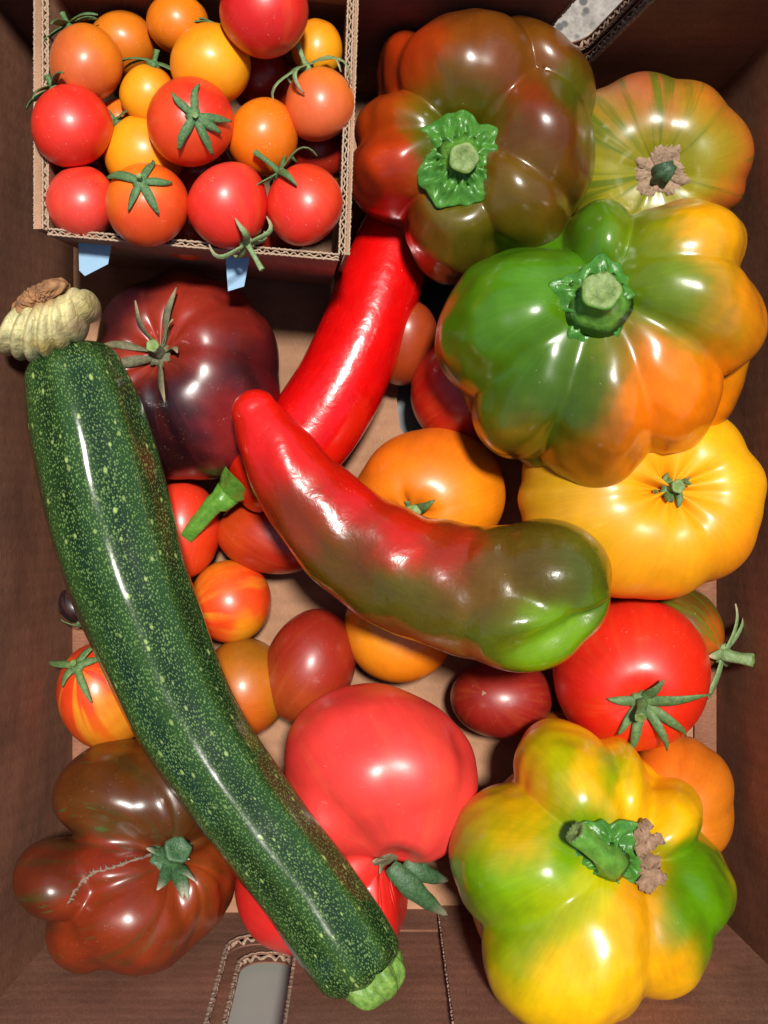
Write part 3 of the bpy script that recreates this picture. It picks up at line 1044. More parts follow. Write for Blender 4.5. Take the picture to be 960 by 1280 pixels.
# px, py, rx, ry, z, stem axis (right, up, towards the viewer), colour, second colour, label, calyx spec
cherries = [
    (108, 79, 45, 49, .098, (-.35, .75, .15), TERRA, ORANGE, 'terracotta egg-shaped cherry tomato at the left rim, green sepals on its far end', dict(n=5, length=.0115, lift=.55, seed=1)),
    (153, 56, 42, 42, .080, (.2, .5, -.5), lin((205, 110, 20)), ORANGE, 'orange cherry tomato tucked behind the terracotta one at the far left', None),
    (222, 30, 38, 39, .090, (.5, .55, .1), lin((226, 118, 12)), ORANGE, 'small orange cherry tomato at the far wall, left of the biggest red one', None),
    (263, 80, 49, 51, .100, (.25, .9, -.1), YEL, ORANGE, 'large golden orange cherry tomato below the red one at the far rim', dict(n=4, length=.011, lift=.6, seed=5, angs=[200, 250, 300, 340])),
    (330, 17, 54, 55, .116, (.25, -.75, .05), lin((200, 24, 18)), RED, 'biggest red cherry tomato, highest of the pile at the far rim', None),
    (396, 60, 31, 36, .085, (.2, .6, .3), YEL, ORANGE, 'golden cherry tomato by the right far corner behind the curled stalk', None),
    (400, 130, 42, 46, .098, (-.30, .80, .30), SALMON, ORANGE, 'salmon cherry tomato at the right wall with long curled sepals', dict(n=6, length=.017, width=.0017, lift=.55, seed=2, mat='sepal_pale', curl=1.2, stem=.010)),
    (90, 157, 50, 51, .103, (-.35, .70, .05), RED, RED, 'round red cherry tomato at the left rim, below the terracotta one', dict(n=5, length=.013, lift=.55, seed=3)),
    (184, 117, 34, 36, .096, (.25, .75, .35), YEL, ORANGE, 'small golden cherry tomato in the middle with a long upright sepal', dict(n=5, length=.014, lift=.7, seed=4, angs=[255, 200, 350, 20, 310])),
    (150, 154, 27, 30, .082, (.3, .1, .4), REDOR, ORANGE, 'small shaded orange-red cherry tomato deep between the red and golden ones', None),
    (238, 152, 53, 55, .108, (.24, -.14, .95), REDOR, RED, 'orange-red cherry tomato in the centre of the pile, dark green star facing up', dict(n=6, length=.0142, lift=.20, seed=6, angs=[265, 355, 25, 55, 120, 215], lens=[.012, .0145, .011, .0145, .0125, .0105], stem=.003, disc=.0030)),
    (328, 171, 43, 48, .097, (.3, -.5, -.2), lin((226, 112, 10)), ORANGE, 'orange cherry tomato right of the central starred one', None),
    (181, 192, 50, 48, .089, (-.5, .55, .25), YEL, ORANGE, 'golden orange cherry tomato behind the front starred one', dict(n=5, length=.014, lift=.75, seed=8, angs=[235, 295, 190, 330, 20])),
    (184, 256, 51, 51, .106, (.02, .26, .95), lin((222, 70, 22)), ORANGE, 'front orange-red cherry tomato with a neat five-pointed green star', dict(n=5, length=.014, lift=.12, seed=7, angs=[205, 290, 352, 58, 112], lens=[.0155, .0125, .011, .0125, .011], stem=.0045, stem_r=.0009, disc=.0030, stem_dir=(0, .3, .9))),
    (101, 253, 43, 45, .096, (.3, -.3, -.8), PINKR, RED, 'pinkish red cherry tomato in the near left corner without a stalk', None),
    (284, 257, 49, 53, .104, (.42, -.80, .12), RED, PINKR, 'red cherry tomato in the front row with its stalk hanging over the near rim', dict(n=5, length=.013, lift=.6, seed=9, mat='sepal_pale', stem=.011, curl=1.2)),
    (381, 256, 46, 50, .103, (-.55, .62, .25), RED, REDOR, 'red cherry tomato in the near right corner, curled sepals pointing to the centre', dict(n=5, length=.0145, lift=.8, seed=10, mat='sepal_cherry', curl=1.0, stem=.011, stem_dir=(-.8, .4, .2))),
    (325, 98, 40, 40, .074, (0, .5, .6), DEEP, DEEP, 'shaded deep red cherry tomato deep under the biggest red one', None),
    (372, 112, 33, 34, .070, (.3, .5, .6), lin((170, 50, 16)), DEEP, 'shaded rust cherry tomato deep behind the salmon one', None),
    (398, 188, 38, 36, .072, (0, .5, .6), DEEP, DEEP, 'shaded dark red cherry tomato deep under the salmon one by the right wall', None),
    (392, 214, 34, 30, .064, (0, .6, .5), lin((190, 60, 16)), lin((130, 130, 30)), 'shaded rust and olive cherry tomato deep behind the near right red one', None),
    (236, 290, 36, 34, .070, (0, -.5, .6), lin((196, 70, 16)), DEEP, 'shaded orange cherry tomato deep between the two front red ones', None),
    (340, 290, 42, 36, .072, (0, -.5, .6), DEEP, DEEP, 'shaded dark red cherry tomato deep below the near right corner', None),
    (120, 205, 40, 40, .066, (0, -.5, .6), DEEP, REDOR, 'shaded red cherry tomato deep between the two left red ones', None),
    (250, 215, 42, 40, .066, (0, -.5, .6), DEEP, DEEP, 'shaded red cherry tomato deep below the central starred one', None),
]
for i, (px, py, rx, ry, z, ax, c1, c2, lab, cal) in enumerate(cherries):
    c = L(0.5 * (rx + ry), z) * 1.02
    rx *= 1.035; ry *= 1.035
    P, U, V = tomato_grid(px, py, rx, ry, z, c, ax, pit=0.05, pitw=0.25, egg=0.05, lump=0.030, seed=100 + i, nu=72, nv=48)
    q = W(px, py, z)
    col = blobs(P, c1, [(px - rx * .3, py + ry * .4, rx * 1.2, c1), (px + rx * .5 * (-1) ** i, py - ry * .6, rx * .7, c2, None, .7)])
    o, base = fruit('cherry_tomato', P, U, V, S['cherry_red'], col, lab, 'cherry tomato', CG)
    if cal:
        k = dict(width=.0018, mat='sepal_cherry', stem=.005, stem_r=.0010, disc=.0026)
        k.update(cal)
        calyx(P - base, U, V, o, **k)

# ---- the loose tomatoes in the box
def tom(name, px, py, rx, ry, z, c, axis, cols, spots, label, mat='plain', cat='tomato', cal=None, group=None, k=1.0, **kw):
    P, U, V = tomato_grid(px, py, rx, ry, z, c, axis, **kw)
    col = blobs(P, cols, spots)
    o, base = fruit(name, P, U, V, S[mat], col, label, cat, group, k)
    part = calyx(P - base, U, V, o, **cal) if cal else None
    if axis[2] < -.5:
        N_ = normals(P); q = P[-1].mean(0) - base; nn = N_[-4].mean(0); nn /= np.linalg.norm(nn); Fm = frame_of(nn)
        V_ = [q + nn * .0003] + [q + (Fm[:, 0] * math.cos(a_) + Fm[:, 1] * math.sin(a_)) * .0009 * (1 + .4 * math.cos(3 * a_)) + nn * .0001 for a_ in np.linspace(0, 6.283, 12, endpoint=False)]
        link_mesh('blossom_scar', V_, [(0, 1 + i, 1 + (i + 1) % 12) for i in range(12)], M['dry'], o)
    return o, P, U, V, base


dk, dr = lin((62, 22, 22)), lin((120, 30, 24))
tom('beefsteak_tomato', 227, 467, 123, 133, .040, .037, (-.22, .24, .95), dk,
    [(195, 425, 44, lin((164, 54, 34))), (240, 375, 46, lin((150, 42, 26)), None, .8), (290, 400, 50, lin((112, 30, 22)), None, .8), (305, 465, 36, lin((44, 14, 18))), (212, 520, 46, lin((24, 9, 15)), None, 2.0), (145, 375, 56, lin((40, 13, 22))),
     (275, 530, 36, lin((140, 36, 38))), (165, 470, 30, lin((132, 44, 32))), (230, 575, 50, lin((28, 9, 13))), (340, 450, 36, lin((52, 18, 22))), (255, 450, 30, lin((128, 36, 28)))],
    'dark purple-black ribbed tomato with a dry grey-green calyx, left of the red pepper', 'dark', 'tomato',
    dict(n=7, length=.022, width=.0026, lift=.28, mat='sepal_dry', seed=3, angs=[300, 258, 335, 10, 75, 168, 190], lens=[.026, .021, .016, .014, .024, .026, .028], lifts=[.35, .75, .6, .5, .05, .05, .03], stem=.009, stem_r=.0024, disc=.0055, stem_dir=(0, .2, .9)),
    ribs=9, depth=.085, pit=.22, pitw=.33, seed=23, sharp=.24)

# green striped beefsteak
gs, go = lin((128, 120, 22)), lin((176, 88, 36))
o, P, U, V, base = tom('beefsteak_tomato', 812, 208, 131, 119, .042, .035, (-.06, -.30, .85), gs,
    [(790, 120, 50, lin((178, 92, 56))), (760, 180, 60, lin((130, 128, 26))), (850, 170, 60, lin((128, 130, 22))), (900, 150, 45, lin((190, 96, 28))), (925, 220, 40, lin((196, 84, 34))),
     (905, 290, 40, lin((200, 100, 26))), (860, 240, 50, lin((140, 134, 20))), (730, 260, 60, lin((150, 140, 30))), (820, 110, 40, lin((170, 84, 44)))],
    'olive green and orange striped ribbed tomato in the far right corner', 'greenstripe', 'tomato', None,
    ribs=9, depth=.07, pit=.25, pitw=.33, seed=32, sharp=.24, nu=192, nv=110, pitg=.15)
# its corky scar and small green stub
Pl = P - base
N = normals(Pl)
rad = []
V_, F_ = [], []
nu = Pl.shape[1]
sub = list(range(0, nu, 2))
r9 = np.random.default_rng(9)
jag = r9.normal(size=len(sub))
for _ in range(9): jag = (jag + np.roll(jag, 1) + np.roll(jag, -1)) / 3
jag = 1 + .34 * jag / np.abs(jag).max() + .05 * r9.normal(size=len(sub))
for kk, (q, h) in enumerate(((0, .0012), (.25, .0010), (.5, .0009), (.75, .0007), (1.0, .0003), (1.02, -.0008))):
    for i, iu in enumerate(sub):
        col = Pl[:, iu]
        arc = np.concatenate([[0], np.cumsum(np.linalg.norm(np.diff(col, axis=0), axis=1))])
        fv = np.interp(.0105 * q * (jag[i] if kk > 2 else 1), arc, np.arange(len(arc)))
        v0 = int(fv); f = fv - v0
        V_.append(col[v0] * (1 - f) + col[v0 + 1] * f + N[max(v0, 2), iu] * (h + .0002 * r9.normal()))
m = len(sub)
for kk in range(5):
    for i in range(m):
        F_.append((kk * m + i, (kk + 1) * m + i, (kk + 1) * m + (i + 1) % m, kk * m + (i + 1) % m))
link_mesh('corky_scar', V_, F_, M['cork'], o, True)
pole = Pl[0].mean(0)
stub('stem', [pole + np.array([.001, -.002, 0]), pole + np.array([.002, -.001, .005]), pole + np.array([.004, 0, .009])], [.0042, .0038, .0026], M['stub'], o, 20, 5, .22)

# yellow beefsteak
ye = lin((232, 160, 10))
tom('beefsteak_tomato', 803, 620, 156, 130, .055, .040, (.18, .10, .95), ye,
    [(700, 640, 60, lin((222, 160, 12))), (680, 600, 60, lin((178, 134, 14)), None, 1.5), (920, 690, 50, lin((238, 140, 12))), (740, 660, 36, lin((200, 160, 10))), (850, 690, 80, lin((236, 158, 12))), (920, 600, 60, lin((240, 172, 10))), (760, 700, 60, lin((235, 150, 14)))],
    'big yellow ribbed tomato under the green and orange bell pepper at the right wall', 'plain', 'tomato',
    dict(n=6, length=.010, width=.0018, lift=.5, mat='sepal', seed=4, stem=.006, stem_r=.0025, disc=.005),
    ribs=11, depth=.055, pit=.24, pitw=.30, seed=44, sharp=.2)

orr = lin((232, 124, 8))
tom('tomato', 536, 622, 96, 88, .034, .033, (-.30, -.30, .9), orr, [(500, 590, 60, lin((228, 116, 12))), (590, 620, 50, lin((236, 134, 8))), (540, 560, 40, lin((222, 104, 10)))],
    'smooth orange tomato under the crook of the long pepper', 'plain', 'tomato',
    dict(n=4, length=.012, width=.0026, lift=.5, mat='sepal', seed=12, angs=[320, 250, 20, 180], lens=[.016, .008, .008, .008], lifts=[.5, .2, .2, .2], stem=.012, stem_r=.0028, disc=.003, stem_dir=(.5, .5, .6)),
    ribs=7, depth=.03, pit=.16, pitw=.3, seed=51)
tom('tomato', 498, 786, 68, 68, .024, .023, (.1, .6, .3), lin((224, 132, 10)), [(480, 820, 50, lin((222, 134, 14))), (530, 830, 50, lin((214, 116, 10)))],
    'dull golden orange tomato below the long pepper, left of the maroon one', 'plain', 'tomato', seed=52)
tom('tomato', 583, 488, 70, 72, .028, .026, (.3, .2, .4), lin((176, 26, 12)), [(560, 470, 50, lin((190, 30, 14))), (570, 520, 40, lin((160, 22, 10)))],
    'plain red tomato half hidden behind the left edge of the green and orange bell pepper', 'plain', 'tomato', seed=53)
tom('tomato', 506, 428, 42, 54, .026, .024, (.1, .6, .3), lin((140, 48, 14)), [(500, 450, 50, lin((150, 56, 18)))],
    'rust brown tomato wedged between the red pepper and the red tomato', 'plain', 'tomato', seed=54)
tom('tomato', 228, 662, 48, 62, .024, .022, (.2, .6, .3), lin((218, 44, 16)), [(235, 620, 40, lin((224, 50, 26))), (240, 690, 40, lin((216, 56, 16)))],
    'orange-red oval tomato beside the zucchini, behind the green pepper stalk', 'plain', 'tomato', seed=55)
tom('tomato', 346, 668, 76, 50, .021, .020, (-.6, .3, .1), lin((190, 50, 14)), [(300, 670, 50, lin((196, 66, 16))), (360, 680, 50, lin((160, 26, 10)))],
    'rust red oval tomato lying under the stalk end of the red pepper', 'plain', 'tomato', seed=56, rot=8)
tom('tomato', 288, 752, 51, 52, .021, .020, (.4, .1, -.2), lin((222, 62, 12)), [(300, 740, 40, lin((228, 66, 22))), (275, 720, 30, lin((216, 110, 20))), (320, 785, 22, lin((222, 150, 20)))],
    'small red tomato with faint yellow streaks beside the zucchini, stalk end hidden', 'stripe', 'tomato', seed=57, k=.5)
tom('tomato', 305, 859, 56, 62, .024, .022, (.15, .15, -.95), lin((180, 92, 16)), [(330, 850, 50, lin((176, 100, 18))), (310, 900, 40, lin((198, 84, 16))), (345, 880, 22, lin((150, 120, 16))), (320, 805, 25, lin((140, 90, 14)))],
    'olive and orange oval tomato touching the zucchini, left of the brown oval one', 'plain', 'tomato', seed=58)
tom('tomato', 387, 833, 56, 74, .025, .023, (.3, .8, .1), lin((138, 36, 14)), [(400, 800, 50, lin((146, 34, 18))), (375, 880, 40, lin((160, 62, 22)))],
    'brown-red egg-shaped tomato on the bare cardboard between olive and golden tomatoes', 'plain', 'tomato', seed=59, rot=20)
tom('tomato', 627, 873, 64, 50, .024, .022, (.3, -.2, -.7), lin((128, 22, 12)), [(620, 860, 50, lin((140, 28, 20))), (590, 850, 40, lin((120, 26, 12)))],
    'small maroon tomato under the green end of the long pepper', 'plain', 'tomato', seed=60)
tom('tomato', 790, 844, 99, 96, .042, .034, (-.05, -.26, .95), lin((214, 28, 8)), [(780, 790, 60, lin((220, 40, 18))), (840, 870, 60, lin((222, 36, 8))), (730, 860, 50, lin((206, 28, 12))), (765, 915, 28, lin((214, 66, 14)))],
    'bright red round tomato with curled green sepals beside the green end of the pepper', 'plain', 'tomato',
    dict(n=7, length=.020, width=.0026, lift=.2, mat='sepal', seed=15, angs=[190, 345, 30, 50, 95, 125, 300], lens=[.014, .024, .027, .022, .022, .016, .014], lifts=[.1, .5, .1, .35, .2, .2, .7], stem=.010, stem_r=.0021, disc=.0050, stem_dir=(-.3, -.5, .5)),
    ribs=4, depth=.02, pit=.16, pitw=.3, seed=61)
tom('tomato', 848, 788, 58, 57, .024, .023, (.80, -.38, .50), lin((92, 60, 16)), [(830, 770, 40, lin((130, 66, 20))), (860, 760, 40, lin((84, 66, 14))), (895, 790, 26, lin((180, 80, 18)))],
    'small olive brown tomato by the right wall with long curled sepals', 'greenstripe', 'tomato',
    dict(n=7, length=.022, width=.0034, lift=.75, mat='sepal_pale', seed=16, curl=.5, stem=.012, stem_r=.0026, disc=.0048, stem_dir=(.9, .05, .5), angs=[300, 340, 30, 60, 85, 110, 200], lens=[.018, .018, .018, .026, .026, .020, .012], lifts=[.7, .9, .9, 1.2, 1.3, 1.2, .3]), seed=62)
tom('beefsteak_tomato', 842, 1004, 76, 88, .034, .032, (-.25, -.10, .9), lin((206, 112, 14)), [(860, 980, 60, lin((210, 106, 18))), (895, 1000, 40, lin((206, 120, 16))), (890, 1070, 30, lin((200, 110, 12)))],
    'dull orange ribbed tomato wedged between the yellow bell pepper and the right wall', 'plain', 'tomato',
    None, ribs=8, depth=.10, pit=.2, pitw=.3, seed=63, sharp=.22)
tom('tomato', 705, 925, 48, 40, .018, .018, (.2, .5, .3), lin((128, 62, 16)), [(690, 910, 30, lin((140, 70, 16)))],
    'shaded olive brown tomato in the gap behind the yellow bell pepper', 'plain', 'tomato', seed=64)
tom('tomato', 130, 870, 60, 67, .028, .026, (-.30, .55, .75), lin((206, 52, 16)), [(105, 840, 40, lin((216, 60, 22))), (120, 890, 40, lin((212, 64, 18))), (150, 905, 30, lin((222, 130, 20)))],
    'red and yellow striped tomato left of the zucchini, with a small dark calyx', 'stripe', 'tomato',
    dict(n=5, length=.015, width=.0021, lift=.25, mat='sepal', seed=17, angs=[285, 195, 60, 130, 350], lens=[.013, .017, .017, .010, .010], lifts=[.3, .5, .1, .1, .2], stem=.003, stem_r=.0014, disc=.0042), seed=65, k=.6)
tom('tomato', 92, 757, 22, 21, .014, .013, (.2, -.7, .1), lin((26, 14, 26)), [], 'tiny black-purple tomato half hidden between zucchini and left wall', 'plain', 'tomato',
    dict(n=4, length=.007, width=.0016, lift=.2, seed=4, stem=0, disc=.002), seed=66)

# ---- lobed dark brown tomato
bl, br = lin((88, 46, 12)), lin((124, 44, 16))
ctr = W(172, 1080, .050)
lobes = [ell(160, 996, .044, 94, 64, .034, 12), ell(215, 990, .042, 66, 66, .034, 40), ell(150, 1078, .058, 62, 42, .026, 8), ell(172, 1132, .052, 86, 80, .038, 0),
         ell(80, 1098, .061, 60, 48, .028, 0), ell(120, 1150, .050, 58, 58, .030, 0), ell(248, 1102, .044, 48, 66, .032, 20), ell(185, 1080, .034, 70, 70, .034)]
P, U, V = lobed_grid(ctr, W(248, 1072, .078) - ctr, lobes, .0032, [ell(250, 1070, .092, 26, 26, .020)], .006, rmax=.075, nu=220, nv=160)
for a_, w_, d_ in ((.3, .10, .0016), (1.1, .12, .0018), (1.8, .10, .0014), (2.5, .12, .0020), (3.3, .1, .0018), (4.1, .12, .0016), (4.9, .10, .0020), (5.6, .12, .0016)):
    dU = np.angle(np.exp(1j * (U - a_)))
    P = P - normals(P) * (d_ * np.exp(-(np.abs(dU) / w_) ** 1.5) * np.sin(np.clip(V, 0, math.pi)) * np.exp(-((V - .7) / .55) ** 2))[..., None]
P = ripple(P, 5)
col = blobs(P, br, [(160, 980, 75, bl), (225, 985, 60, lin((82, 44, 16))), (150, 1070, 45, lin((128, 36, 20))), (170, 1140, 70, br), (60, 1095, 34, lin((92, 36, 18))), (255, 1110, 45, lin((138, 56, 16))),
                    (170, 1190, 40, lin((136, 48, 26)))])
o, base = fruit('beefsteak_tomato', P, U, V, S['fleck'], col, 'brown-red many-lobed tomato with a zipper-like scar in the near left corner', 'tomato')
calyx(P - base, U, V, o, n=7, length=.016, width=.0036, lift=.25, mat='sepal_dark', seed=22, stem=.008, stem_r=.0050, disc=.0095, stem_dir=(.2, .2, .6), angs=[80, 100, 55, 130, 20, 300, 200], lens=[.021, .02, .018, .02, .013, .012, .012])
# corky zipper scar across its skin
from mathutils.bvhtree import BVHTree


def on_surface(P, path, lift, rx):
    """points of the fruit straight under a line of places"""
    nv, nu = P.shape[:2]
    vs = [Vector(p) for p in P.reshape(-1, 3)]
    fs = [(v * nu + u, (v + 1) * nu + u, (v + 1) * nu + (u + 1) % nu, v * nu + (u + 1) % nu) for v in range(nv - 1) for u in range(nu)]
    bv = BVHTree.FromPolygons(vs, fs)
    out = []
    for (x, y) in path:
        g0 = W(x, y, P[..., 2].max())
        h = bv.ray_cast(Vector((g0[0], g0[1], .3)), Vector((0, 0, -1)))
        if h[0] is not None: out.append(np.array(h[0]) + np.array(h[1]) * lift)
    return out


path = []
key = [(212, 1076), (185, 1084), (160, 1088), (135, 1092), (112, 1098), (98, 1108), (88, 1122), (80, 1138)]
for (a, b) in zip(key, key[1:]):
    for i in range(6): path.append((a[0] + (b[0] - a[0]) * i / 6 + random.uniform(-1.2, 1.2), a[1] + (b[1] - a[1]) * i / 6 + random.uniform(-1.5, 1.5)))
sp = on_surface(P, path, -.0003, 0)
sp = [p - base for p in sp]
stub('zipper_scar', sp, [random.uniform(.0004, .0010) for _ in sp], M['zip'], o, 6)
for i in range(2, len(sp) - 2, 2):
    t_ = sp[i + 1] - sp[i - 1]; t_ /= np.linalg.norm(t_)
    s_ = np.cross(t_, [0, 0, 1.0])
    w_ = random.uniform(.001, .0022)
    stub('scar_stitch', [sp[i] - s_ * w_ - np.array([0, 0, .0004]), sp[i] + np.array([0, 0, .0003]), sp[i] + s_ * w_ - np.array([0, 0, .0004])], [.0003, .0005, .0003], M['zip'], o, 5)

# ---- big pink-red double tomato
pk, rd = lin((232, 68, 62)), lin((212, 30, 22))
ctr = W(455, 1015, .045)
lobes = [ell(475, 960, .050, 122, 104, .042, 5), ell(415, 1000, .046, 70, 80, .038, 30), ell(520, 1000, .046, 66, 72, .038, -10), ell(385, 1110, .036, 92, 80, .034, 10), ell(470, 1120, .036, 38, 60, .030, -10),
         ell(430, 1070, .036, 60, 60, .03)]
P, U, V = lobed_grid(ctr, W(492, 1086, .062) - ctr, lobes, .004, [ell(500, 1088, .075, 26, 22, .016)], .006, rmax=.085, nu=220, nv=160)
# shallow ribs that run down the big lobe towards the stem
for a_, w_ in ((1.2, .16), (1.9, .14), (2.5, .15), (3.2, .2), (.5, .2)):
    dU = np.angle(np.exp(1j * (U - a_)))
    P = P - normals(P) * (.0014 * np.exp(-(dU / w_) ** 2) * np.sin(np.clip(V, 0, math.pi)) ** 1.5 * np.exp(-((V - .9) / .7) ** 2))[..., None]
P = ripple(P, 6, ((.05, .0010), (.025, .0004)))
col = blobs(P, rd, [(470, 930, 90, lin((222, 56, 48))), (500, 990, 80, pk), (420, 990, 70, lin((222, 56, 50))), (480, 1130, 50, rd), (350, 1130, 60, lin((208, 38, 34)))])
o, base = fruit('beefsteak_tomato', P, U, V, S['plain'], col, 'large pinkish red double-lobed tomato partly under the lower half of the zucchini', 'tomato')
ca = calyx(P - base, U, V, o, n=3, length=.02, width=.003, lift=.1, mat='sepal_dry', seed=25, stem=0, disc=.005, angs=[190, 140, 230], lens=[.009, .010, .008], lifts=[.1, .1, .1])
for (xa_, ya_, za_, xb_, yb_, zb_, wd_) in ((488, 1082, .064, 560, 1144, .044, 15), (505, 1078, .058, 562, 1100, .040, 13)):
    A_, B_ = W(xa_, ya_, za_) - base, W(xb_, yb_, zb_) - base
    tt = np.linspace(0, 1, 14)
    ce = np.array([A_ + (B_ - A_) * t + np.array([0, 0, .006 * math.sin(t * 3.0)]) for t in tt])
    tg = np.gradient(ce, axis=0); tg /= np.linalg.norm(tg, axis=1, keepdims=True)
    si = np.cross(tg, [.15, .1, 1.0]); si /= np.linalg.norm(si, axis=1, keepdims=True)
    strip('sepal', ce, si, np.cross(si, tg), L(wd_, .05) * (.35 + .65 * np.sin(np.minimum(tt * 3.4 + .25, 1.571))) * (1 - tt ** 1.6) ** .8 * (1 + .06 * np.sin(tt * 21)) + .0003, M['sepal_dark'], ca, .0007, .55)

# ================================================================== PEPPERS
def bell(name, ctr_px, stem_px, stem_z, specs, extra, k, pitr, spots, basec, label, rmax=.105, wf=0.84):
    ctr = W(*ctr_px)
    lobes = radial_lobes(stem_px, specs, wf) + extra
    P, U, V = lobed_grid(ctr, W(stem_px[0], stem_px[1], stem_z) - ctr, lobes, k,
                         [ell(stem_px[0], stem_px[1], pitr[2], pitr[0], pitr[1], pitr[3])], .007, rmax=rmax, nu=240, nv=180)
    P = ripple(P, int(stem_px[0]))
    col = blobs(P, basec, spots)
    o, base = fruit(name, P, U, V, S['pepper'], col, label, 'bell pepper', 'bell peppers')
    return o, P - base, U, V


bb = lin((98, 50, 6)); rdo = lin((172, 50, 8)); olv = lin((88, 84, 6))
o, Pl, U, V = bell('bell_pepper', (590, 190, .060), (572, 210), .1, [
    (436, 232, 64, .064, .042), (447, 152, 56, .061, .040), (492, 52, 60, .050, .036), (600, 26, 104, .068, .045, .46), (738, 175, 108, .068, .045, .46), (700, 312, 70, .067, .042), (566, 351, 76, .061, .042)],
    [ell(590, 190, .044, 134, 146, .036), ell(672, 104, .060, 56, 84, .040, -42)], .0022, (60, 58, .122, .030),
    [(460, 200, 52, rdo), (470, 140, 40, lin((168, 62, 8))), (500, 70, 46, lin((186, 56, 10))), (450, 260, 40, lin((160, 42, 14))), (600, 70, 60, lin((112, 54, 8))), (560, 90, 40, lin((104, 62, 8))), (540, 130, 36, olv), (690, 200, 60, lin((96, 46, 8))), (655, 150, 28, lin((150, 40, 16))),
     (728, 150, 40, lin((74, 86, 8))), (650, 270, 55, lin((96, 76, 8))), (565, 300, 60, lin((92, 82, 14))), (490, 320, 34, lin((146, 26, 14))), (575, 160, 40, lin((74, 82, 6))), (690, 300, 40, lin((92, 78, 8))), (640, 60, 40, lin((104, 62, 8)))],
    bb, wf=.88, label='glossy brown and red bell pepper with a crinkled bright green calyx facing up')
pepper_calyx(Pl, o, .0180, (.1, -.25, 1), .007, .0052, seed=2, lifted=.0075, corners=7, wob=.06, height=.0045, tilt=(-.04, -.04, 1))

gn = lin((70, 114, 2)); og = lin((238, 116, 2)); dg = lin((52, 76, 2)); yo = lin((238, 160, 8))
o, Pl, U, V = bell('bell_pepper', (750, 430, .080), (738, 358), .13, [
    (576, 368, 52, .086, .036), (552, 462, 92, .084, .042), (618, 568, 78, .082, .041), (742, 614, 92, .082, .043), (868, 560, 84, .084, .042), (948, 420, 92, .088, .043), (925, 296, 74, .087, .040, .48), (752, 254, 46, .084, .036, .6)],
    [ell(752, 436, .066, 184, 168, .037)], .0020, (38, 38, .138, .022),
    [(620, 430, 90, gn), (640, 360, 50, lin((76, 132, 10))), (660, 520, 70, dg), (750, 300, 40, lin((66, 118, 8))), (800, 300, 40, lin((120, 130, 8))), (890, 290, 50, yo), (850, 370, 50, lin((92, 118, 8))), (870, 430, 40, lin((120, 120, 8))),
     (925, 400, 50, lin((226, 132, 8))), (832, 500, 56, og, None, 1.8), (885, 500, 50, lin((234, 122, 2)), None, 1.6), (770, 560, 40, lin((150, 86, 10))), (700, 480, 50, lin((74, 96, 8))), (760, 450, 40, lin((110, 100, 8))), (720, 590, 36, lin((190, 112, 14))), (640, 580, 40, lin((188, 112, 20))), (820, 590, 36, og),
     (730, 400, 36, lin((90, 116, 6)))],
    dg, wf=.92, label='large green bell pepper blotched with orange, resting on the yellow tomato')
pepper_calyx(Pl, o, .0165, (-.12, .28, 1), .011, .0066, seed=5, lifted=.0065, corners=5, wob=.14, height=.004, tilt=(.05, -.1, 1))

yl = lin((240, 176, 8)); lg = lin((128, 164, 2)); ylg = lin((198, 178, 10)); ora = lin((242, 150, 8))
o, Pl, U, V = bell('bell_pepper', (735, 1090, .070), (765, 1055), .125, [
    (668, 912, 76, .068, .044), (768, 918, 48, .062, .040), (868, 988, 50, .060, .036), (898, 1075, 46, .056, .034), (907, 1140, 74, .060, .040), (838, 1226, 94, .072, .042, .50), (662, 1284, 122, .084, .044, .50), (560, 1085, 104, .074, .046, .5)],
    [ell(735, 1095, .046, 154, 162, .046)], .0020, (38, 36, .130, .022),
    [(625, 985, 60, lin((234, 172, 8))), (695, 955, 30, lin((150, 164, 4))), (655, 935, 34, lin((190, 176, 6))), (730, 960, 24, yl), (765, 955, 24, lin((140, 160, 4))), (850, 1000, 46, yl), (868, 1115, 52, lin((74, 128, 2)), None, 2.2), (885, 1160, 44, lin((84, 138, 2)), None, 2), (810, 1135, 44, ora), (840, 1175, 34, ora), (770, 1180, 44, yl),
     (690, 1035, 44, lin((90, 144, 2)), None, 1.6), (612, 1095, 62, lin((102, 152, 2)), None, 1.5), (680, 1120, 54, lin((160, 174, 4))), (640, 1160, 44, lin((120, 160, 2))), (660, 1220, 56, lin((224, 180, 4))), (730, 1240, 60, yl), (720, 1120, 40, lin((190, 178, 6))), (815, 1225, 40, lin((232, 168, 4))), (600, 1040, 36, lin((176, 172, 4)))],
    yl, wf=.88, label='yellow bell pepper blotched with light green in the near right corner')
pepper_calyx(Pl, o, .0160, (-.72, .66, .36), .0225, .0042, seed=8, lifted=.005, corners=5, wob=.12, tilt=(.22, -.05, 1))
# dry brown leaf remnant on its calyx
pole = Pl[0].mean(0)
rr = np.random.default_rng(3)
for q in range(5):
    b0 = pole + np.array([.0105 + .0008 * q, .0062 - .0034 * q, .0035])
    ns = 11
    d = np.array([.9, .8 - .4 * q, .45 * ((q * 7) % 3) * .5 - .1]); d /= np.linalg.norm(d)
    tt = np.linspace(0, 1, ns)
    ln_ = (.0105, .012, .0085, .0115, .008)[q]
    cenl = np.array([b0 + d * ln_ * t + np.array([.0006 * math.sin(6 * t + q), 0, .0020 * math.sin(4 * t + 1.7 * q)]) for t in tt])
    side = np.array([np.cross(d, [.5 * math.sin(5 * t + q), .3, 1]) for t in tt]); side /= np.linalg.norm(side, axis=1, keepdims=True)
    up = np.cross(side, d)
    strip('dry_leaf', cenl, side, up, .0030 * (0.3 + np.sin(np.minimum(tt * 2.5 + .3, 2.75)) * .8), M['dry'], o, thick=.0004, fold=.5 * (-1) ** q, jit=.0009)


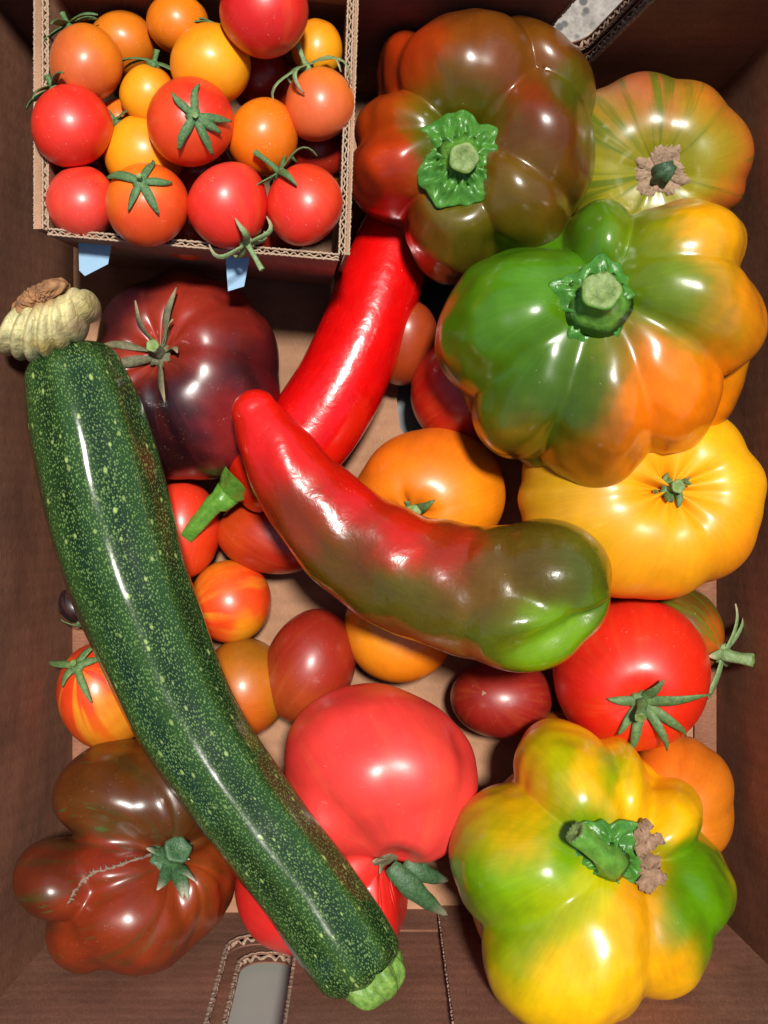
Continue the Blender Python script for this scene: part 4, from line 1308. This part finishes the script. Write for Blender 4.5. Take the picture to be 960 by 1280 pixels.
def long_pepper(pts, cap0, cap1, lobf, spots, basec, label, flat=1.0, pw0=2, pw1=2, lobes=(), lk=.003, post=None):
    P, TH, SS, RD, ln = tube_grid(pts, 190, 128, cap0, cap1, pw0, pw1, lobf, flat, lobes, lk, post)
    col = blobs(P, basec, spots)
    base = P.reshape(-1, 3).mean(0); base[2] = P[..., 2].min()
    st = np.stack([np.cos(TH), np.sin(TH), SS * 6], -1)
    o = grid_obj('long_pepper', P - base, S['long'], None, col, st)
    o.location = tuple(base)
    tag(o, label, 'long pepper', 'long peppers')
    return o, P - base, base


rp = lin((214, 8, 8))
o, Pl, base = long_pepper([(508, 250, .030, 36), (494, 300, .032, 46), (474, 360, .035, 52), (450, 425, .037, 55), (420, 490, .038, 57), (382, 546, .039, 56), (342, 582, .042, 52), (312, 598, .046, 46)],
                          40, 22, lambda s, th: 1 + .035 * np.cos(3 * th + 1.0) * np.clip(s, 0, 1) + .02 * np.sin(9 * s + 2 * th),
                          [(300, 600, 50, lin((206, 34, 12))), (450, 430, 120, rp)], rp,
                          'long bright red pepper whose green stalk end lies beneath the two-coloured one', pw1=2.6)
b0 = W(298, 604, .046) - base
pd = W(240, 664, .040) - W(298, 604, .046)
pd = pd / np.linalg.norm(pd)
# calyx cap hugging the shoulder with short points, then a bent stalk
Fm = frame_of(pd)
V_, F_ = [], []
nu, nr = 60, 16
for j in range(nr):
    q = j / (nr - 1)
    for i in range(nu):
        a = 2 * math.pi * i / nu
        edge = 1 + (.13 * math.cos(5 * a + 1) + .05 * math.sin(3 * a)) * q
        r_ = (.0040 + .0082 * q ** 1.9 * edge) * (1 + .025 * math.cos(10 * a))
        fwd = .0120 - .0110 * q ** .75 - .0050 * q ** 3 * edge
        V_.append(b0 + pd * fwd + (Fm[:, 0] * math.cos(a) + Fm[:, 1] * math.sin(a)) * r_)
for j in range(nr - 1):
    for i in range(nu):
        F_.append((j * nu + i, j * nu + (i + 1) % nu, (j + 1) * nu + (i + 1) % nu, (j + 1) * nu + i))
link_mesh('calyx', V_, F_, M['pepper_stem'], o, True, attrs={'tip': ('FLOAT', [0.0] * len(V_))})
stub('stem', [b0 + pd * .006, b0 + pd * .0115, W(268, 630, .044) - base, W(252, 650, .042) - base, W(234, 668, .039) - base], [.0060, .0050, .0042, .0037, .0044], M['pepper_stem'], o, 24, 5, .07, capmat=M['cut'])


def bil(s, th):
    m = 1 + .05 * np.cos(2 * th + .6) * np.exp(-((s - .45) / .3) ** 2)
    m = m + .020 * np.sin(14 * s + 3 * th) + .014 * np.sin(31 * s + 5 * th + 1) + .008 * np.sin(47 * s - 4 * th)
    m = m - .07 * np.exp(-((np.angle(np.exp(1j * (th - 1.0)))) / .30) ** 2) * np.exp(-((s - .38) / .25) ** 2)
    return m


gb = lin((86, 58, 8)); rb = lin((196, 16, 8))
o, Pl, base = long_pepper([(318, 514, .085, 29), (343, 558, .085, 44), (382, 618, .083, 55), (438, 675, .082, 65), (508, 715, .083, 74), (580, 738, .086, 81), (630, 742, .090, 85), (662, 742, .093, 80)],
                          27, 100, bil,
                          [(320, 510, 50, lin((212, 20, 10))), (370, 560, 50, lin((206, 16, 8))), (440, 630, 36, lin((200, 14, 8))), (500, 675, 30, lin((196, 20, 8))), (570, 690, 26, lin((160, 26, 10))), (370, 640, 40, lin((120, 44, 10))), (430, 705, 45, gb), (510, 760, 50, lin((84, 74, 10))),
                           (470, 690, 36, lin((98, 46, 10))), (600, 730, 50, lin((100, 64, 10))), (650, 690, 50, lin((82, 66, 10))), (720, 700, 40, lin((74, 82, 10))), (620, 800, 50, lin((82, 94, 10))), (690, 805, 42, lin((108, 150, 2))), (740, 760, 30, lin((80, 110, 8))), (330, 600, 36, lin((170, 24, 10)))],
                          gb, 'long curved pepper fading from red tip to olive and bright green blunt end', pw1=2.3,
                          lobes=[ell(650, 782, .096, 80, 58, .027, 4), ell(684, 715, .093, 80, 67, .029, 8)], lk=.0030,
                          post=lambda s_, t_: 1 - .34 * np.exp(-(np.angle(np.exp(1j * (t_ - .95 + .35 * np.clip(1.1 - s_, 0, 1)))) / .24) ** 2) * np.clip((s_ - .90) / .22, 0, 1) - .05 * np.exp(-(np.angle(np.exp(1j * (t_ - 2.3))) / .35) ** 2) * np.clip((s_ - .8) / .25, 0, 1))

# ================================================================== ZUCCHINI
def zucchini_mat():
    T = NT('zucchini_skin')
    co = T.attr('along').outputs['Vector']
    ob = T.n('ShaderNodeTexCoord').outputs['Object']
    base = T.mix(T.ramp(T.noise(ob, 60, 3), [(0.3, 0), (0.7, 1)]), (0.004, 0.017, 0.006), (0.009, 0.032, 0.009))
    rib = T.ramp(T.attr('rib').outputs['Fac'], [(0.0, 0.0), (1.0, 1.0)])
    base = T.mix(T.math('MULTIPLY', rib, 0.5), base, (0.035, 0.085, 0.018))
    # fine dense specks, then larger sparse ones, all drawn out along the fruit
    v1 = T.vor(co, 1100); v1.voronoi_dimensions = '2D'
    v2 = T.vor(co, 230); v2.voronoi_dimensions = '2D'
    sep1 = T.n('ShaderNodeSeparateColor'); T.l(v1.outputs['Color'], sep1.inputs[0])
    sz = T.math('MULTIPLY', T.ramp(sep1.outputs[0], [(0.0, 0.20), (1.0, 0.52)]), T.ramp(T.noise(ob, 90, 2), [(0.3, 0.7), (0.65, 1.0)]))
    f1 = T.math('MULTIPLY', T.math('SUBTRACT', sz, v1.outputs['Distance'], clamp=True), 6.0, clamp=True)
    f1 = T.math('MULTIPLY', f1, T.ramp(sep1.outputs[1], [(0.0, 0.45), (1.0, 1.0)]))
    sep = T.n('ShaderNodeSeparateColor'); T.l(v2.outputs['Color'], sep.inputs[0])
    s2 = T.ramp(sep.outputs[0], [(0.5, 0.0), (1.0, 0.24)])
    f2 = T.math('MULTIPLY', T.math('SUBTRACT', s2, v2.outputs['Distance'], clamp=True), 9.0, clamp=True)
    f2 = T.math('MULTIPLY', f2, T.ramp(sep.outputs[2], [(0.0, 0.5), (1.0, 1.0)]))
    c = T.mix(f1, base, (0.13, 0.22, 0.06))
    c = T.mix(f2, c, (0.30, 0.40, 0.12))
    nb = T.bump(T.noise(ob, 900, 3), 0.08, 0.0001)
    nb = T.bump(f2, 0.2, 0.0001, nb)
    nb = T.bump(T.noise(ob, 110, 3), 0.07, 0.001, nb)
    T.set(Base_Color=c, Roughness=T.math('ADD', T.math('ADD', T.math('MULTIPLY', T.noise(ob, 200, 4), 0.10), T.ramp(T.noise(ob, 38, 3), [(0.5, 0.0), (0.7, 0.06)])), 0.07), Normal=nb, Coat_Weight=0.0, Coat_Roughness=0.08,
          Coat_Normal=nb)
    return T.m


zpts = [(92, 470, .078, 62), (105, 516, .078, 71), (125, 594, .078, 76), (144, 672, .078, 75), (170, 752, .079, 72), (221, 876, .080, 66), (272, 960, .081, 63), (330, 1040, .083, 61), (378, 1102, .084, 61), (424, 1168, .086, 61), (444, 1200, .087, 59)]
zl = lambda s, th: 1 + .020 * np.cos(8 * th + .4) + .014 * np.sin(5 * s + 2 * th) + .006 * np.sin(23 * s + 3 * th) + .004 * np.sin(41 * s - 5 * th + 1)
P, TH, SS, RD, ln = tube_grid(zpts, 190, 112, 42, 34, 2.1, 2.7, zl)
base = P.reshape(-1, 3).mean(0); base[2] = P[..., 2].min()
nv, nu = P.shape[:2]
flt = lambda A: np.concatenate([A[0].mean(0)[None], A[1:-1].reshape(-1, *A.shape[2:]), A[-1].mean(0)[None]])
al = np.stack([TH * .023, SS * .62, TH * 0], -1)
zu = grid_obj('zucchini', P - base, zucchini_mat())
a = zu.data.attributes.new('along', 'FLOAT_VECTOR', 'POINT'); a.data.foreach_set('vector', flt(al).astype(np.float32).ravel())
a = zu.data.attributes.new('rib', 'FLOAT', 'POINT'); a.data.foreach_set('value', flt((np.cos(8 * TH + .4) * .5 + .5)[..., None]).astype(np.float32).ravel())
zu.location = tuple(base)
tag(zu, 'long dark green speckled zucchini with its shrivelled blossom, lying across the left side', 'zucchini')

# stalk end, cut and bright green, with five blunt ridges
T1 = (P[-1].mean(0) - P[-25].mean(0)); T1 /= np.linalg.norm(T1)
e0 = P[-1].mean(0) - base
Fm = frame_of(T1)
V_, F_ = [], []
nu2, nr = 60, 12
for j in range(nr):
    q = j / (nr - 1)
    for i in range(nu2):
        a = 2 * math.pi * i / nu2
        r_ = (.0120 * math.sqrt(max(0, 1 - q ** 3))) * (1 + .20 * math.cos(5 * a + .6) + .05 * math.sin(13 * a + 5 * q) + .04 * math.sin(23 * a))
        V_.append(e0 - T1 * .006 + T1 * (.013 * q) + np.array([.0028, .0004, .003]) + (Fm[:, 0] * math.cos(a) + Fm[:, 1] * math.sin(a)) * r_)
for j in range(nr - 1):
    for i in range(nu2):
        F_.append((j * nu2 + i, j * nu2 + (i + 1) % nu2, (j + 1) * nu2 + (i + 1) % nu2, (j + 1) * nu2 + i))
M['zstalk'] = leaf_mat('zucchini_stalk', (0.20, 0.34, 0.06), (0.07, 0.17, 0.025), 0.45, 350, 0.3)
link_mesh('stalk', V_, F_, M['zstalk'], zu, True, {'tip': ('FLOAT', [0.0] * len(V_))})

# a small dry nick in the skin near the stalk end
nk = [p - base for p in on_surface(P, [(463, 1126), (461, 1132), (459, 1138), (456, 1145)], 0.0, 0)]
if len(nk) > 2: stub('dry_nick', nk, [.0003, .0008, .0007, .0002], M['dry'], zu, 6)

# shrivelled blossom: pleated cream folds with a brown papery crown
def blossom_mat():
    T = NT('dry_blossom')
    co = T.n('ShaderNodeTexCoord').outputs['Object']
    c = T.attr('skin_colour').outputs['Color']
    ve = T.n('ShaderNodeTexVoronoi', feature='DISTANCE_TO_EDGE'); ve.inputs['Scale'].default_value = 330
    mp = T.n('ShaderNodeMapping'); mp.inputs['Scale'].default_value = (1, .6, 1)
    T.l(co, mp.inputs[0]); T.l(mp.outputs[0], ve.inputs['Vector'])
    f = T.ramp(ve.outputs['Distance'], [(0.0, 0.55), (0.07, 0.0)])
    c = T.mix(f, c, (0.30, 0.20, 0.07))
    c = T.mix(1.0, c, T.ramp(T.noise(co, 160, 4), [(0.3, 0.65), (0.65, 1.05)]), 'MULTIPLY')
    nb = T.bump(T.noise(co, 350, 4), 0.6, 0.0012)
    nb = T.bump(f, -0.3, 0.0004, nb)
    T.set(Base_Color=c, Roughness=0.6, Normal=nb, Subsurface_Weight=0.15, Subsurface_Scale=0.002)
    return T.m


M['blossom'] = blossom_mat()
zb = .086
ctr = W(62, 408, zb)
fold = []
for i in range(7):
    t = i / 6
    x = 22 + 88 * t; y = 412 - 30 * t + 14 * math.sin(t * 3.1)
    fold.append(ell(x, y, zb + .003 * math.sin(t * 3.1), 13, 42 - 16 * abs(t - .35) - (12 if i == 6 else 0), .018 - .004 * abs(t - .4), 28 - 34 * t))
fold.append(ell(62, 408, zb - .002, 44, 28, .014, -18))
Pb, Ub, Vb = lobed_grid(ctr, np.array([.1, .3, 1.0]), fold, .0012, [], .004, 200, 130, .05)
cre, yel2 = lin((208, 196, 140)), lin((186, 156, 80))
colb = blobs(Pb, cre, [(40, 420, 30, lin((196, 190, 138))), (80, 400, 26, cre), (110, 380, 16, lin((214, 200, 130))), (50, 372, 18, lin((150, 90, 40))), (60, 445, 16, yel2), (95, 415, 16, lin((170, 150, 110)))])
bs = grid_obj('blossom', Pb - base, M['blossom'], zu, colb, streak_co(Ub, Vb))
crown = [ell(48, 372, zb + .010, 30, 13, .007, -28), ell(70, 360, zb + .010, 17, 11, .007, -10), ell(30, 388, zb + .008, 17, 10, .006, -40)]
Pc, Uc, Vc = lobed_grid(W(50, 372, zb + .010), np.array([0, .2, 1.0]), crown, .002, [], .004, 110, 70, .03)
nc = rng.normal(size=Pc.shape[:2])
for _ in range(3): nc = (nc + np.roll(nc, 1, 0) + np.roll(nc, 1, 1) + np.roll(nc, -1, 1)) / 4
Pc[2:-2] += (nc[2:-2, :, None]) * .0012 * normals(Pc)[2:-2]
M['crown'] = plain_mat('papery_crown', (0.36, 0.17, 0.06), (0.12, 0.055, 0.03), 0.75, 260, 0.9)
grid_obj('papery_crown', Pc - base, M['crown'], bs)
bpy.context.view_layer.update()
